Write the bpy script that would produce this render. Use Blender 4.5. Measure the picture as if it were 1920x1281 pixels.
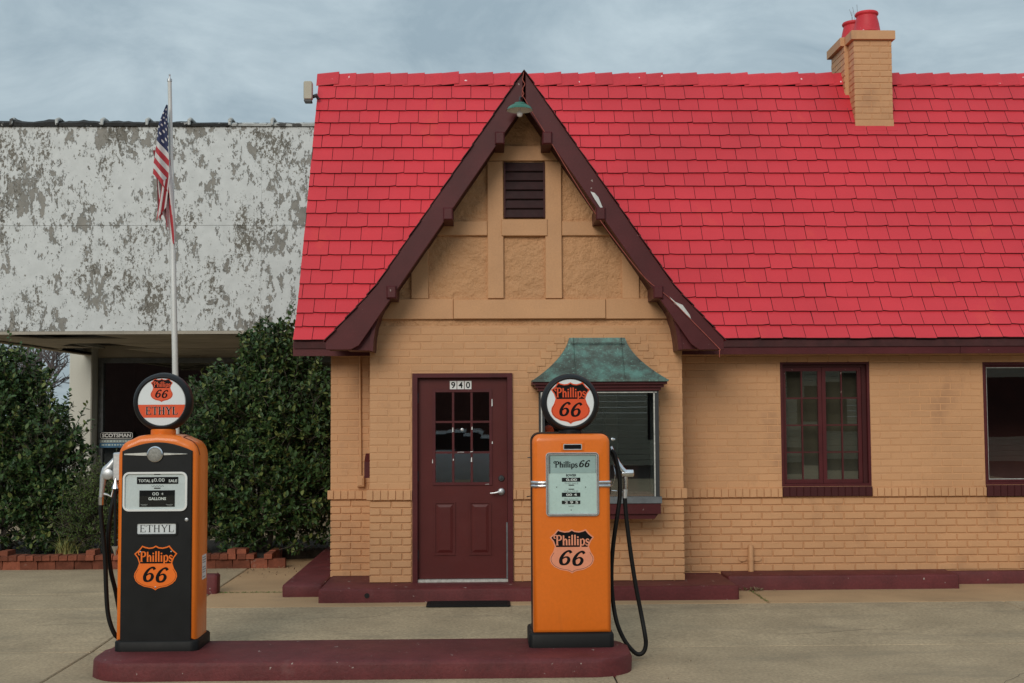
import bpy, bmesh, math, random
from mathutils import Vector, Matrix
random.seed(66)
R = math.radians
for o in list(bpy.data.objects): bpy.data.objects.remove(o)
scene = bpy.context.scene
COL = scene.collection

# ------------------------------------------------------------------ camera
FPX, IW, IH = 2300.0, 1920.0, 1281.0          # focal length in photo pixels
CAM = Vector((0.0, -12.23, 1.86))
_yaw, _pitch, _roll = R(1.25), math.atan((772 - 640.5) / FPX), R(0.29)
FWD = Vector((math.sin(_yaw) * math.cos(_pitch), math.cos(_yaw) * math.cos(_pitch), math.sin(_pitch)))
_r = FWD.cross(Vector((0, 0, 1))).normalized(); _u = _r.cross(FWD)
RGT = _r * math.cos(_roll) - _u * math.sin(_roll)
UPV = _r * math.sin(_roll) + _u * math.cos(_roll)
cam_d = bpy.data.cameras.new('camera'); cam = bpy.data.objects.new('camera', cam_d); COL.objects.link(cam)
m = Matrix.Identity(4)
for i in range(3):
    m[i][0], m[i][1], m[i][2], m[i][3] = RGT[i], UPV[i], -FWD[i], CAM[i]
cam.matrix_world = m
cam_d.sensor_width = 36.0; cam_d.lens = FPX * 36.0 / IW; cam_d.clip_start = 0.05; cam_d.clip_end = 3000
scene.camera = cam
scene.render.resolution_x, scene.render.resolution_y = 1024, 683

# ------------------------------------------------------------------ sky, sun, exposure
SUN_EL, SUN_AZ = R(27), R(200)                 # azimuth clockwise from +Y: behind the camera, slightly left
world = bpy.data.worlds.new('World'); scene.world = world; world.use_nodes = True
wn = world.node_tree; wn.nodes.clear()
def wnode(t, **k):
    n = wn.nodes.new(t)
    for a, b in k.items(): setattr(n, a, b)
    return n
wo = wnode('ShaderNodeOutputWorld'); bg = wnode('ShaderNodeBackground'); bg.inputs['Strength'].default_value = 0.08
sky = wnode('ShaderNodeTexSky', sky_type='NISHITA', sun_disc=False)
sky.sun_elevation, sky.sun_rotation, sky.air_density, sky.dust_density = SUN_EL, SUN_AZ, 1.0, 1.5
tc = wnode('ShaderNodeTexCoord'); sep = wnode('ShaderNodeSeparateXYZ')
wn.links.new(tc.outputs['Generated'], sep.inputs[0])
zc = wnode('ShaderNodeMath', operation='MAXIMUM'); wn.links.new(sep.outputs['Z'], zc.inputs[0]); zc.inputs[1].default_value = 0.0
za = wnode('ShaderNodeMath', operation='ADD'); wn.links.new(zc.outputs[0], za.inputs[0]); za.inputs[1].default_value = 0.30
dx = wnode('ShaderNodeMath', operation='DIVIDE'); wn.links.new(sep.outputs['X'], dx.inputs[0]); wn.links.new(za.outputs[0], dx.inputs[1])
dy = wnode('ShaderNodeMath', operation='DIVIDE'); wn.links.new(sep.outputs['Y'], dy.inputs[0]); wn.links.new(za.outputs[0], dy.inputs[1])
cv = wnode('ShaderNodeCombineXYZ'); wn.links.new(dx.outputs[0], cv.inputs[0]); wn.links.new(dy.outputs[0], cv.inputs[1])
nz = wnode('ShaderNodeTexNoise'); nz.inputs['Scale'].default_value = 3.6; nz.inputs['Detail'].default_value = 9; nz.inputs['Roughness'].default_value = 0.6
nz.inputs['Distortion'].default_value = 0.5
wn.links.new(cv.outputs[0], nz.inputs['Vector'])
cr = wnode('ShaderNodeValToRGB')
cr.color_ramp.elements[0].position = 0.34; cr.color_ramp.elements[0].color = (3.3, 4.25, 4.85, 1)
cr.color_ramp.elements[1].position = 0.66; cr.color_ramp.elements[1].color = (5.3, 6.35, 6.85, 1)
wn.links.new(nz.outputs['Fac'], cr.inputs[0])
mx = wnode('ShaderNodeMixRGB'); mx.inputs[0].default_value = 0.9
ov = wnode('ShaderNodeMath', operation='MULTIPLY_ADD'); wn.links.new(zc.outputs[0], ov.inputs[0]); ov.inputs[1].default_value = 1.0; ov.inputs[2].default_value = 0.92
ovm = wnode('ShaderNodeVectorMath', operation='SCALE'); wn.links.new(cr.outputs[0], ovm.inputs[0]); wn.links.new(ov.outputs[0], ovm.inputs['Scale'])   # overcast sky: brighter overhead
wn.links.new(sky.outputs[0], mx.inputs[1]); wn.links.new(ovm.outputs[0], mx.inputs[2])
wn.links.new(mx.outputs[0], bg.inputs['Color']); wn.links.new(bg.outputs[0], wo.inputs['Surface'])
sun_d = bpy.data.lights.new('sun', 'SUN'); sun = bpy.data.objects.new('sun', sun_d); COL.objects.link(sun)
sun_d.energy = 1.5; sun_d.angle = R(30); sun_d.color = (1.0, 0.93, 0.82)
sdir = Vector((math.sin(SUN_AZ) * math.cos(SUN_EL), math.cos(SUN_AZ) * math.cos(SUN_EL), math.sin(SUN_EL)))
sun.rotation_euler = sdir.to_track_quat('Z', 'Y').to_euler(); sun.location = (0, -20, 30)
vs = scene.view_settings
vs.view_transform = 'Standard'; vs.look = 'None'; vs.gamma = 1.0; vs.exposure = 0.08; vs.use_curve_mapping = False

# ------------------------------------------------------------------ helpers
def at(x, y, Y):
    """world point on the plane Y = const that lies on photo pixel (x, y)"""
    v = FWD * FPX + RGT * (x - IW / 2) + UPV * (IH / 2 - y)
    t = (Y - CAM.y) / v.y
    return CAM + v * t
def proj(p):
    d = Vector(p) - CAM; z = d.dot(FWD)
    return IW / 2 + FPX * d.dot(RGT) / z, IH / 2 - FPX * d.dot(UPV) / z
def AX(x, y, Y): return at(x, y, Y).x
def AZ(x, y, Y): return at(x, y, Y).z

def newmat(name):
    mt = bpy.data.materials.new(name); mt.use_nodes = True
    return mt, mt.node_tree, mt.node_tree.nodes['Principled BSDF']
def add(nt, t, **k):
    n = nt.nodes.new(t)
    for a, b in k.items():
        if a.startswith('i_'): n.inputs[a[2:].replace('_', ' ')].default_value = b
        else: setattr(n, a, b)
    return n
def mul(c, f): return (min(1, c[0] * f), min(1, c[1] * f), min(1, c[2] * f), 1)
def noise(nt, scale, detail=4, rough=0.55, stretch=None, coord='pos'):
    g = add(nt, 'ShaderNodeNewGeometry') if coord == 'pos' else add(nt, 'ShaderNodeTexCoord')
    src = g.outputs['Position'] if coord == 'pos' else g.outputs['Object']
    n = add(nt, 'ShaderNodeTexNoise'); n.inputs['Scale'].default_value = scale
    n.inputs['Detail'].default_value = detail; n.inputs['Roughness'].default_value = rough
    if stretch:
        mp = add(nt, 'ShaderNodeMapping'); mp.inputs['Scale'].default_value = stretch
        nt.links.new(src, mp.inputs[0]); src = mp.outputs[0]
    nt.links.new(src, n.inputs['Vector'])
    return n
def ramp(nt, src, stops):
    r = add(nt, 'ShaderNodeValToRGB'); els = r.color_ramp.elements
    while len(els) < len(stops): els.new(0.5)
    for e, (p, c) in zip(els, stops):
        e.position = p; e.color = c if len(c) == 4 else (*c, 1)
    nt.links.new(src, r.inputs[0]); return r
def mixc(nt, fac, a, b, mode='MIX'):
    mnode = add(nt, 'ShaderNodeMixRGB', blend_type=mode)
    for i, v in enumerate((fac, a, b)):
        if hasattr(v, 'is_linked') or hasattr(v, 'links'): nt.links.new(v, mnode.inputs[i])
        elif isinstance(v, (int, float)): mnode.inputs[i].default_value = v
        else: mnode.inputs[i].default_value = v if len(v) == 4 else (*v, 1)
    return mnode.outputs[0]
def mat(name, col, rough=0.6, metal=0.0, var=0.12, vscale=2.0, grain=0.06, gscale=60, bump=0.15, bscale=90,
        bdist=0.004, island=0.0, stain=None, chips=None, coat=0.0, spec=0.5, stretch=None):
    """painted / weathered surface: large tone drift, fine grain, per-piece variation, optional stains and chips"""
    mt, nt, bs = newmat(name)
    n1 = noise(nt, vscale, 5, stretch=stretch)
    c = ramp(nt, n1.outputs['Fac'], [(0.3, mul(col, 1 - var)), (0.7, mul(col, 1 + var))]).outputs[0]
    if grain:
        n2 = noise(nt, gscale, 3, 0.7)
        g = ramp(nt, n2.outputs['Fac'], [(0.25, (1 - grain * 2,) * 3), (0.75, (1 + grain,) * 3)]).outputs[0]
        c = mixc(nt, 1.0, c, g, 'MULTIPLY')
    if island:
        ge = add(nt, 'ShaderNodeNewGeometry'); oi = add(nt, 'ShaderNodeObjectInfo')
        ad = add(nt, 'ShaderNodeMath', operation='ADD'); fr = add(nt, 'ShaderNodeMath', operation='FRACT')
        nt.links.new(ge.outputs['Random Per Island'], ad.inputs[0]); nt.links.new(oi.outputs['Random'], ad.inputs[1])
        nt.links.new(ad.outputs[0], fr.inputs[0])
        g = ramp(nt, fr.outputs[0], [(0.0, (1 - island,) * 3), (1.0, (1 + island * .6,) * 3)]).outputs[0]
        c = mixc(nt, 1.0, c, g, 'MULTIPLY')
    if stain:                                   # (colour, scale, threshold, strength)
        n3 = noise(nt, stain[1], 6, 0.65, stretch=stain[4] if len(stain) > 4 else None)
        f = ramp(nt, n3.outputs['Fac'], [(stain[2], (0, 0, 0)), (min(1, stain[2] + .14), (stain[3],) * 3)]).outputs[0]
        c = mixc(nt, f, c, stain[0])
    if chips:                                   # (colour, scale, threshold)
        n4 = noise(nt, chips[1], 5, 0.6)
        f = ramp(nt, n4.outputs['Fac'], [(chips[2], (0, 0, 0)), (chips[2] + .015, (1, 1, 1))]).outputs[0]
        c = mixc(nt, f, c, chips[0])
    nt.links.new(c, bs.inputs['Base Color'])
    n5 = noise(nt, vscale * 3.1, 4)
    rr = add(nt, 'ShaderNodeMapRange'); rr.inputs['To Min'].default_value = max(0.02, rough - .1); rr.inputs['To Max'].default_value = min(1, rough + .1)
    nt.links.new(n5.outputs['Fac'], rr.inputs[0]); nt.links.new(rr.outputs[0], bs.inputs['Roughness'])
    bs.inputs['Metallic'].default_value = metal; bs.inputs['Specular IOR Level'].default_value = spec
    bs.inputs['Coat Weight'].default_value = coat; bs.inputs['Coat Roughness'].default_value = 0.12
    if bump:
        nb = noise(nt, bscale, 5, 0.6)
        b = add(nt, 'ShaderNodeBump'); b.inputs['Strength'].default_value = bump; b.inputs['Distance'].default_value = bdist
        nt.links.new(nb.outputs['Fac'], b.inputs['Height']); nt.links.new(b.outputs[0], bs.inputs['Normal'])
    return mt

def world_of(o):
    mw = Matrix.Translation(o.location) if o.type == 'EMPTY' else o.matrix_basis.copy()
    if o.parent: mw = world_of(o.parent) @ o.matrix_parent_inverse @ mw
    return mw
def setparent(o, p):
    if p is None: return
    o.parent = p; o.matrix_parent_inverse = world_of(p).inverted()
def tag(o, label, cat, group=None, kind=None):
    if label: o['label'] = label
    if cat: o['category'] = cat
    if group: o['group'] = group
    if kind: o['kind'] = kind
    return o
def thing(name, loc, label, cat, group=None):
    o = bpy.data.objects.new(name, None); COL.objects.link(o); o.location = loc; o.empty_display_size = 0.2
    return tag(o, label, cat, group)
def meshobj(name, me, parent=None, matrix=None):
    o = bpy.data.objects.new(name, me); COL.objects.link(o)
    if matrix is not None: o.matrix_basis = matrix
    setparent(o, parent); return o

def catmull(pts, n=6, closed=False):
    pts = [Vector(p) for p in pts]; out = []; k = len(pts)
    rng = range(k if closed else k - 1)
    for i in rng:
        p1, p2 = pts[i], pts[(i + 1) % k]
        p0 = pts[i - 1] if (closed or i > 0) else p1 * 2 - p2
        p3 = pts[(i + 2) % k] if (closed or i + 2 < k) else p2 * 2 - p1
        for j in range(n):
            t = j / n
            out.append(0.5 * ((2 * p1) + (p2 - p0) * t + (2 * p0 - 5 * p1 + 4 * p2 - p3) * t * t + (3 * p1 - p0 - 3 * p2 + p3) * t ** 3))
    if not closed: out.append(pts[-1])
    return out
def offset(poly, d):
    """inset a CCW polygon by d (2D)"""
    n = len(poly); out = []
    for i in range(n):
        a, b, c = poly[i - 1], poly[i], poly[(i + 1) % n]
        e1 = Vector((b[0] - a[0], b[1] - a[1])); e2 = Vector((c[0] - b[0], c[1] - b[1]))
        if e1.length < 1e-9: e1 = e2
        if e2.length < 1e-9: e2 = e1
        e1.normalize(); e2.normalize()
        nn = Vector((-e1.y - e2.y, e1.x + e2.x))
        if nn.length < 1e-6: nn = Vector((-e1.y, e1.x))
        nn.normalize(); ca = max(0.35, nn.dot(Vector((-e1.y, e1.x))))
        out.append((b[0] + nn.x * d / ca, b[1] + nn.y * d / ca))
    return out
def rrect(x0, x1, z0, z1, r, n=5):
    out = []
    for cx, cz, a0 in ((x1 - r, z0 + r, -90), (x1 - r, z1 - r, 0), (x0 + r, z1 - r, 90), (x0 + r, z0 + r, 180)):
        for k in range(n + 1):
            a = R(a0 + 90 * k / n); out.append((cx + r * math.cos(a), cz + r * math.sin(a)))
    return out
def circle(cx, cz, r, n=40, rz=None):
    return [(cx + r * math.cos(2 * math.pi * k / n), cz + (rz or r) * math.sin(2 * math.pi * k / n)) for k in range(n)]

class MB:
    def __init__(s): s.v, s.f, s.mi = [], [], []
    def face(s, idx, mi=0): s.f.append(idx); s.mi.append(mi)
    def pts(s, pp):
        k = len(s.v); s.v += [tuple(p) for p in pp]; return list(range(k, k + len(pp)))
    def quad(s, a, b, c, d, mi=0): s.face(s.pts((a, b, c, d)), mi); return s
    def poly(s, pp, mi=0): s.face(s.pts(pp), mi); return s
    def box(s, p0, p1, mi=0, M=None):
        x0, x1 = sorted((p0[0], p1[0])); y0, y1 = sorted((p0[1], p1[1])); z0, z1 = sorted((p0[2], p1[2]))
        pp = [Vector(p) for p in ((x0, y0, z0), (x1, y0, z0), (x1, y1, z0), (x0, y1, z0), (x0, y0, z1), (x1, y0, z1), (x1, y1, z1), (x0, y1, z1))]
        if M is not None: pp = [M @ p for p in pp]
        i = s.pts(pp)
        for q in ((3, 2, 1, 0), (4, 5, 6, 7), (0, 1, 5, 4), (1, 2, 6, 5), (2, 3, 7, 6), (3, 0, 4, 7)): s.face([i[k] for k in q], mi)
        return s
    def bbox(s, p0, p1, b=0.006, axis='y'):
        """box with bevelled edges on its -Y (or +Z) side"""
        x0, x1 = sorted((p0[0], p1[0])); y0, y1 = sorted((p0[1], p1[1])); z0, z1 = sorted((p0[2], p1[2]))
        if axis == 'y': return s.prism([(x0, z0), (x1, z0), (x1, z1), (x0, z1)], [(y1, 0), (y0 + b, 0), (y0, b)])
        return s.prism([(x0, y0), (x1, y0), (x1, y1), (x0, y1)], [(z0, 0), (z1 - b, 0), (z1, b)], axis='z')
    def prism(s, poly, secs, axis='y', mi=0, cap0=True, cap1=True):
        """poly: CCW 2D (seen from -Y for axis y, from above for z, seen from +X (y,z) for x); secs: [(position, inset)]"""
        rings = []
        for p, ins in secs:
            q = offset(poly, ins) if ins else poly
            if axis == 'y': rings.append(s.pts([(a, p, b) for a, b in q]))
            elif axis == 'z': rings.append(s.pts([(a, b, p) for a, b in q]))
            else: rings.append(s.pts([(p, a, b) for a, b in q]))
        n = len(poly)
        for r0, r1 in zip(rings, rings[1:]):
            for k in range(n): s.face([r0[k], r0[(k + 1) % n], r1[(k + 1) % n], r1[k]], mi)
        if cap0: s.face(rings[0][::-1], mi)
        if cap1: s.face(rings[-1], mi)
        return s
    def ring(s, outer, inner, secs_o, axis='y', mi=0):
        """flat frame between two polygons of equal count, secs_o = (back, front)"""
        n = len(outer); b, f = secs_o
        def P(q, p): return s.pts([(a, p, c) if axis == 'y' else (a, c, p) for a, c in q])
        ob, of, ib, inf = P(outer, b), P(outer, f), P(inner, b), P(inner, f)
        for k in range(n):
            j = (k + 1) % n
            s.face([ob[k], ob[j], of[j], of[k]], mi); s.face([of[k], of[j], inf[j], inf[k]], mi); s.face([inf[k], inf[j], ib[j], ib[k]], mi)
        return s
    def tube(s, path, rad, n=8, mi=0, caps=True):
        path = [Vector(p) for p in path]; k = len(path)
        rads = rad if isinstance(rad, (list, tuple)) else [rad] * k
        t0 = (path[1] - path[0]).normalized(); up = Vector((0, 0, 1)) if abs(t0.z) < .9 else Vector((1, 0, 0))
        a = t0.cross(up).normalized(); rings = []
        for i, p in enumerate(path):
            t = (path[min(i + 1, k - 1)] - path[max(i - 1, 0)]).normalized()
            a = (a - t * a.dot(t)).normalized(); b = t.cross(a)
            rings.append(s.pts([p + (a * math.cos(2 * math.pi * j / n) + b * math.sin(2 * math.pi * j / n)) * rads[i] for j in range(n)]))
        for r0, r1 in zip(rings, rings[1:]):
            for j in range(n): s.face([r0[j], r0[(j + 1) % n], r1[(j + 1) % n], r1[j]], mi)
        if caps: s.face(rings[0][::-1], mi); s.face(rings[-1], mi)
        return s
    def lathe(s, prof, c, axis='z', n=32, mi=0, caps=True):
        """prof: [(radius, position along axis)]"""
        c = Vector(c); rings = []
        for r, h in prof:
            rr = []
            for j in range(n):
                a = 2 * math.pi * j / n; u, w = r * math.cos(a), r * math.sin(a)
                rr.append(c + (Vector((u, w, h)) if axis == 'z' else Vector((u, h, w)) if axis == 'y' else Vector((h, u, w))))
            rings.append(s.pts(rr))
        for r0, r1 in zip(rings, rings[1:]):
            for j in range(n): s.face([r0[j], r0[(j + 1) % n], r1[(j + 1) % n], r1[j]], mi)
        if caps: s.face(rings[0][::-1], mi); s.face(rings[-1], mi)
        return s
    def mesh(s, name, mats, smooth=False):
        me = bpy.data.meshes.new(name); me.from_pydata(s.v, [], s.f)
        for mt in (mats if isinstance(mats, (list, tuple)) else [mats]): me.materials.append(mt)
        if any(s.mi): me.polygons.foreach_set('material_index', s.mi)
        bm = bmesh.new(); bm.from_mesh(me); bmesh.ops.recalc_face_normals(bm, faces=bm.faces); bm.to_mesh(me); bm.free()
        if smooth:
            me.polygons.foreach_set('use_smooth', [True] * len(me.polygons))
            try: me.set_sharp_from_angle(angle=R(smooth if smooth is not True else 40))
            except Exception: pass
        me.update(); return me
    def build(s, name, mats, parent=None, smooth=False, label=None):
        o = meshobj(name, s.mesh(name, mats, smooth), parent)
        if label: o['label'] = label
        return o

# ------------------------------------------------------------------ materials
PEACH = (0.57, 0.300, 0.144)
M = {}
M['brick'] = mat('peach_paint_brick', PEACH, 0.62, var=0.08, vscale=1.2, grain=.05, gscale=120, bump=.45, bscale=70, bdist=.004, island=.03,
                 stain=((0.34, 0.17, 0.085), 2.2, 0.56, 0.5, (1, 1, .55)), chips=((.16, .09, .05, 1), 19, .735))
M['peach'] = mat('peach_paint', PEACH, 0.6, var=.08, vscale=1.4, grain=.05, bump=.35, bscale=60)
M['peach_wood'] = mat('peach_paint_wood', PEACH, 0.6, var=.08, vscale=2, grain=.05, bump=.3, bscale=40, chips=((.22, .13, .07, 1), 9, .735))
M['maroon'] = mat('maroon_paint', (0.080, 0.0125, 0.0145), 0.45, var=.18, vscale=3, grain=.08, bump=.2, bscale=50, spec=.3, chips=((.30, .22, .20, 1), 13, .70))
M['maroon_door'] = mat('maroon_door_paint', (0.088, 0.0145, 0.0135), 0.42, spec=.3, var=.08, vscale=3, grain=.05, bump=.12, bscale=120)
M['maroon_floor'] = mat('maroon_floor_paint', (0.118, 0.023, 0.024), 0.6, spec=.3, var=.22, vscale=4, grain=.12, gscale=45, bump=.5, bscale=45, bdist=.006,
                        stain=((.2, .11, .10), 3.5, .62, .35), chips=((.34, .27, .24, 1), 15, .675))
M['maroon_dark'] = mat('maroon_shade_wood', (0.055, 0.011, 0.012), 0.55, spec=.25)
M['louvre'] = mat('shaded_maroon_louvre', (0.028, 0.007, 0.008), 0.6, var=.3, vscale=9, spec=.25)  # same maroon as the trim, darkened to paint in the vent recess's shade
M['roof'] = mat('red_roof_paint', (0.60, 0.033, 0.046), 0.52, spec=.36, var=.10, vscale=.9, grain=.07, gscale=150, bump=.35, bscale=120, bdist=.003, island=.035,
                stain=((.70, .075, .05), 1.3, .60, .5), chips=((.07, .04, .04, 1), 7, .765), stretch=(1, 1, 1))
M['roof_cap'] = mat('red_ridge_paint', (0.58, 0.031, 0.044), 0.52, spec=.36, var=.10, vscale=2, grain=.07, bump=.3, island=.1, chips=((.8, .62, .62, 1), 11, .70))
M['roof_edge'] = mat('dark_shingle_edge', (0.055, 0.014, 0.014), 0.85, var=.3, vscale=9, island=.3)
M['stucco'] = mat('peach_stucco', PEACH, 0.72, var=.08, vscale=1.5, grain=.06, bump=1.0, bscale=20, bdist=.03)
M['copper'] = None
M['orange'] = mat('orange_enamel', (0.74, 0.165, 0.014), 0.34, spec=.35, var=.05, vscale=2, grain=.03, gscale=40, bump=.03, bscale=30, coat=.22, chips=((.25, .09, .03, 1), 21, .735),
                  stain=((.48, .12, .02), 4, .58, .38, (1.4, 1.4, .22)))
M['black'] = mat('black_enamel', (0.007, 0.008, 0.009), 0.42, var=.2, vscale=3, grain=.1, bump=.05, coat=.0, spec=.28)
M['rubber'] = mat('black_rubber', (0.006, 0.006, 0.006), 0.55, bump=.1, spec=.22)
M['globe_rim'] = mat('black_globe_rim', (0.010, 0.010, 0.011), 0.45, var=.2, bump=.15, bscale=30, spec=.3)
M['white_glass'] = mat('white_globe_glass', (0.72, 0.75, 0.76), 0.18, var=.03, grain=0, bump=0, coat=.6)
M['chrome'] = mat('chrome', (0.72, 0.72, 0.74), 0.2, metal=1, var=.1, vscale=8, grain=.1, bump=.05)
M['alu'] = mat('cast_aluminium', (0.55, 0.56, 0.57), 0.42, metal=.75, var=.12, vscale=9, bump=.2, bscale=40)
M['dial'] = mat('pale_dial_plate', (0.52, 0.64, 0.61), 0.3, var=.05, vscale=6, grain=.03, bump=0)
M['dial_dark'] = mat('shaded_green_dial', (0.34, 0.44, 0.43), 0.3, var=.05, vscale=6, grain=.03, bump=0)
M['dial_white'] = mat('white_dial_plate', (0.62, 0.65, 0.66), 0.25, var=.06, vscale=9, grain=.03, bump=0)
M['ink'] = mat('black_print', (0.005, 0.005, 0.006), 0.5, var=0, grain=0, bump=0, spec=.12)
M['ink_grey'] = mat('grey_print', (0.22, 0.25, 0.25), 0.5, var=0, grain=0, bump=0)
M['p_white'] = mat('white_print', (0.70, 0.70, 0.68), 0.4, var=.03, grain=0, bump=0)
M['p_orange'] = mat('orange_print', (0.80, 0.155, 0.012), 0.35, var=.04, grain=0, bump=0)
M['p_red'] = mat('red_orange_print', (0.70, 0.085, 0.025), 0.3, var=.04, grain=0, bump=0)
M['p_salmon'] = mat('faded_salmon_print', (0.74, 0.27, 0.155), 0.45, var=.06, vscale=8, grain=.04, bump=0)
M['concrete'] = mat('lot_concrete', (0.395, 0.302, 0.194), 0.88, spec=.2, var=.16, vscale=1.6, grain=.2, gscale=38, bump=.35, bscale=80, bdist=.004,
                    stain=((.22, .18, .125), 1.5, .52, .45, (.5, 2.0, 1)), chips=((.13, .11, .085, 1), 13, .74))
M['apron'] = mat('tan_apron_concrete', (0.43, 0.275, 0.15), 0.88, spec=.3, var=.14, vscale=1.1, grain=.11, gscale=80, bump=.35, bscale=80, bdist=.004,
                 stain=((.24, .16, .10), 1.2, .56, .45, (1, 2.2, 1)))
M['ground'] = mat('ground_dirt', (0.16, 0.145, 0.115), 0.95, var=.25, vscale=.6, grain=.15, bump=.4)
M['soil'] = mat('dark_mulch', (0.035, 0.026, 0.018), 0.95, var=.4, vscale=9, grain=.25, bump=1, bscale=40, bdist=.02)
M['redbrick'] = mat('red_paver_brick', (0.235, 0.072, 0.04), 0.85, spec=.25, var=.3, vscale=7, grain=.12, gscale=60, bump=.6, bscale=60, bdist=.005, island=.5,
                    stain=((.34, .28, .23), 6, .64, .6))
M['pole'] = mat('white_painted_pole', (0.58, 0.58, 0.56), 0.4, var=.06, vscale=3, bump=.05)
M['cream'] = mat('cream_paint', (0.45, 0.42, 0.33), 0.6, var=.08)
M['green_enamel'] = mat('green_enamel', (0.02, 0.13, 0.085), 0.3, var=.12, vscale=14, bump=.03)
M['bulb'] = mat('frosted_bulb', (0.72, 0.68, 0.66), 0.25, var=.02, grain=0, bump=0)
M['wire'] = mat('red_wire', (0.36, 0.085, 0.06), 0.5, var=.2, vscale=20, bump=0)
M['dark_metal'] = mat('dark_metal', (0.045, 0.047, 0.05), 0.45, metal=.4, bump=.1)
M['lead'] = mat('grey_flashing', (0.16, 0.17, 0.18), 0.5, metal=.5, var=.2, vscale=12, bump=.2)
M['silver_strip'] = mat('silver_strip', (0.55, 0.54, 0.5), 0.4, metal=.4, var=.25, vscale=25)
M['interior'] = mat('dark_interior', (0.26, 0.085, 0.07), 0.9, var=.2)
M['int_cream'] = mat('interior_cream', (0.75, 0.71, 0.6), 0.8, var=.1)
M['curtain'] = mat('olive_blind', (0.10, 0.085, 0.055), 0.9, var=.12, vscale=3, stretch=(.3, 1, 4))
M['soffit'] = mat('weathered_soffit', (0.42, 0.37, 0.30), 0.85, var=.2, vscale=1.5, grain=.1, bump=.4, stain=((.10, .075, .05), 1.3, .55, .6, (.5, 2, 1)))
M['void'] = mat('dark_cavity', (0.012, 0.011, 0.01), 0.95)
M['column'] = mat('white_column', (0.56, 0.55, 0.49), 0.7, var=.08, vscale=2, bump=.4, chips=((.22, .2, .17, 1), 9, .70), stretch=(1, 1, .3))
M['tar'] = mat('tar_edge', (0.025, 0.024, 0.023), 0.85, var=.4, vscale=8, bump=.8, bscale=25, bdist=.02, chips=((.38, .37, .35, 1), 6, .62))
M['coping_w'] = mat('whitewashed_coping', (0.45, 0.45, 0.43), 0.85, var=.25, vscale=9, bump=.6, chips=((.08, .075, .07, 1), 8, .55))
M['bark'] = mat('grey_bark', (0.10, 0.085, 0.07), 0.9, var=.3, vscale=12, bump=.7)
M['twig'] = mat('bare_twig', (0.13, 0.105, 0.10), 0.9, var=.2)
M['asphalt'] = mat('asphalt', (0.05, 0.05, 0.05), 0.9)
M['car_white'] = mat('white_car_paint', (0.62, 0.63, 0.64), 0.25, var=.02, grain=0, bump=0, coat=.8)
M['siding'] = mat('cream_siding', (0.40, 0.36, 0.27), 0.8, var=.08)
M['dkbrick'] = mat('dark_red_brick_wall', (0.10, 0.04, 0.03), 0.9, var=.2)

def leafmat(name, c0, c1, rough=.38, c2=None):
    mt, nt, bs = newmat(name)
    g = add(nt, 'ShaderNodeNewGeometry')
    st = [(0.0, c0), (0.75, c1)] + ([(0.96, c2)] if c2 else [])
    r_ = ramp(nt, g.outputs['Random Per Island'], st)
    nt.links.new(r_.outputs[0], bs.inputs['Base Color'])
    bs.inputs['Roughness'].default_value = rough; bs.inputs['Specular IOR Level'].default_value = .3
    return mt
M['holly'] = leafmat('holly_leaf', (.016, .042, .012), (.052, .098, .030), .45, (.15, .175, .05))
M['juniper'] = leafmat('juniper_leaf', (.03, .06, .014), (.085, .12, .03), .7)
M['grassblade'] = leafmat('ornamental_grass', (.16, .18, .05), (.38, .36, .14), .6)
M['weed'] = leafmat('weed_leaf', (.04, .10, .015), (.09, .17, .03), .7)
M['deadleaf'] = leafmat('dead_leaf', (.10, .06, .03), (.24, .17, .10), .8)

def glassmat(name, tint=(1, 1, 1), refl=0.12, rough=0.0):
    mt, nt, bs = newmat(name); nt.nodes.remove(bs); out = nt.nodes['Material Output']
    tr = add(nt, 'ShaderNodeBsdfTransparent'); tr.inputs[0].default_value = (*tint, 1)
    gl = add(nt, 'ShaderNodeBsdfGlossy'); gl.inputs['Roughness'].default_value = rough; gl.inputs[0].default_value = (.9, .95, .95, 1)
    lw = add(nt, 'ShaderNodeLayerWeight'); fr = add(nt, 'ShaderNodeMath', operation='POWER'); fr.inputs[1].default_value = 5.0; nt.links.new(lw.outputs['Facing'], fr.inputs[0])
    lw.inputs['Blend'].default_value = .5
    nb = noise(nt, 1.3, 1); b = add(nt, 'ShaderNodeBump'); b.inputs['Strength'].default_value = .05; b.inputs['Distance'].default_value = .01
    nt.links.new(nb.outputs['Fac'], b.inputs['Height']); nt.links.new(b.outputs[0], gl.inputs['Normal'])
    ad = add(nt, 'ShaderNodeMath', operation='ADD'); ad.inputs[1].default_value = refl; ad.use_clamp = True; nt.links.new(fr.outputs[0], ad.inputs[0])
    mxs = add(nt, 'ShaderNodeMixShader'); nt.links.new(ad.outputs[0], mxs.inputs[0]); nt.links.new(tr.outputs[0], mxs.inputs[1]); nt.links.new(gl.outputs[0], mxs.inputs[2])
    nt.links.new(mxs.outputs[0], out.inputs['Surface']); return mt
M['glass'] = glassmat('window_glass', (.80, .82, .80), .17)
M['pumpglass'] = glassmat('pump_glass', (.96, .99, .98), .05)

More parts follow.
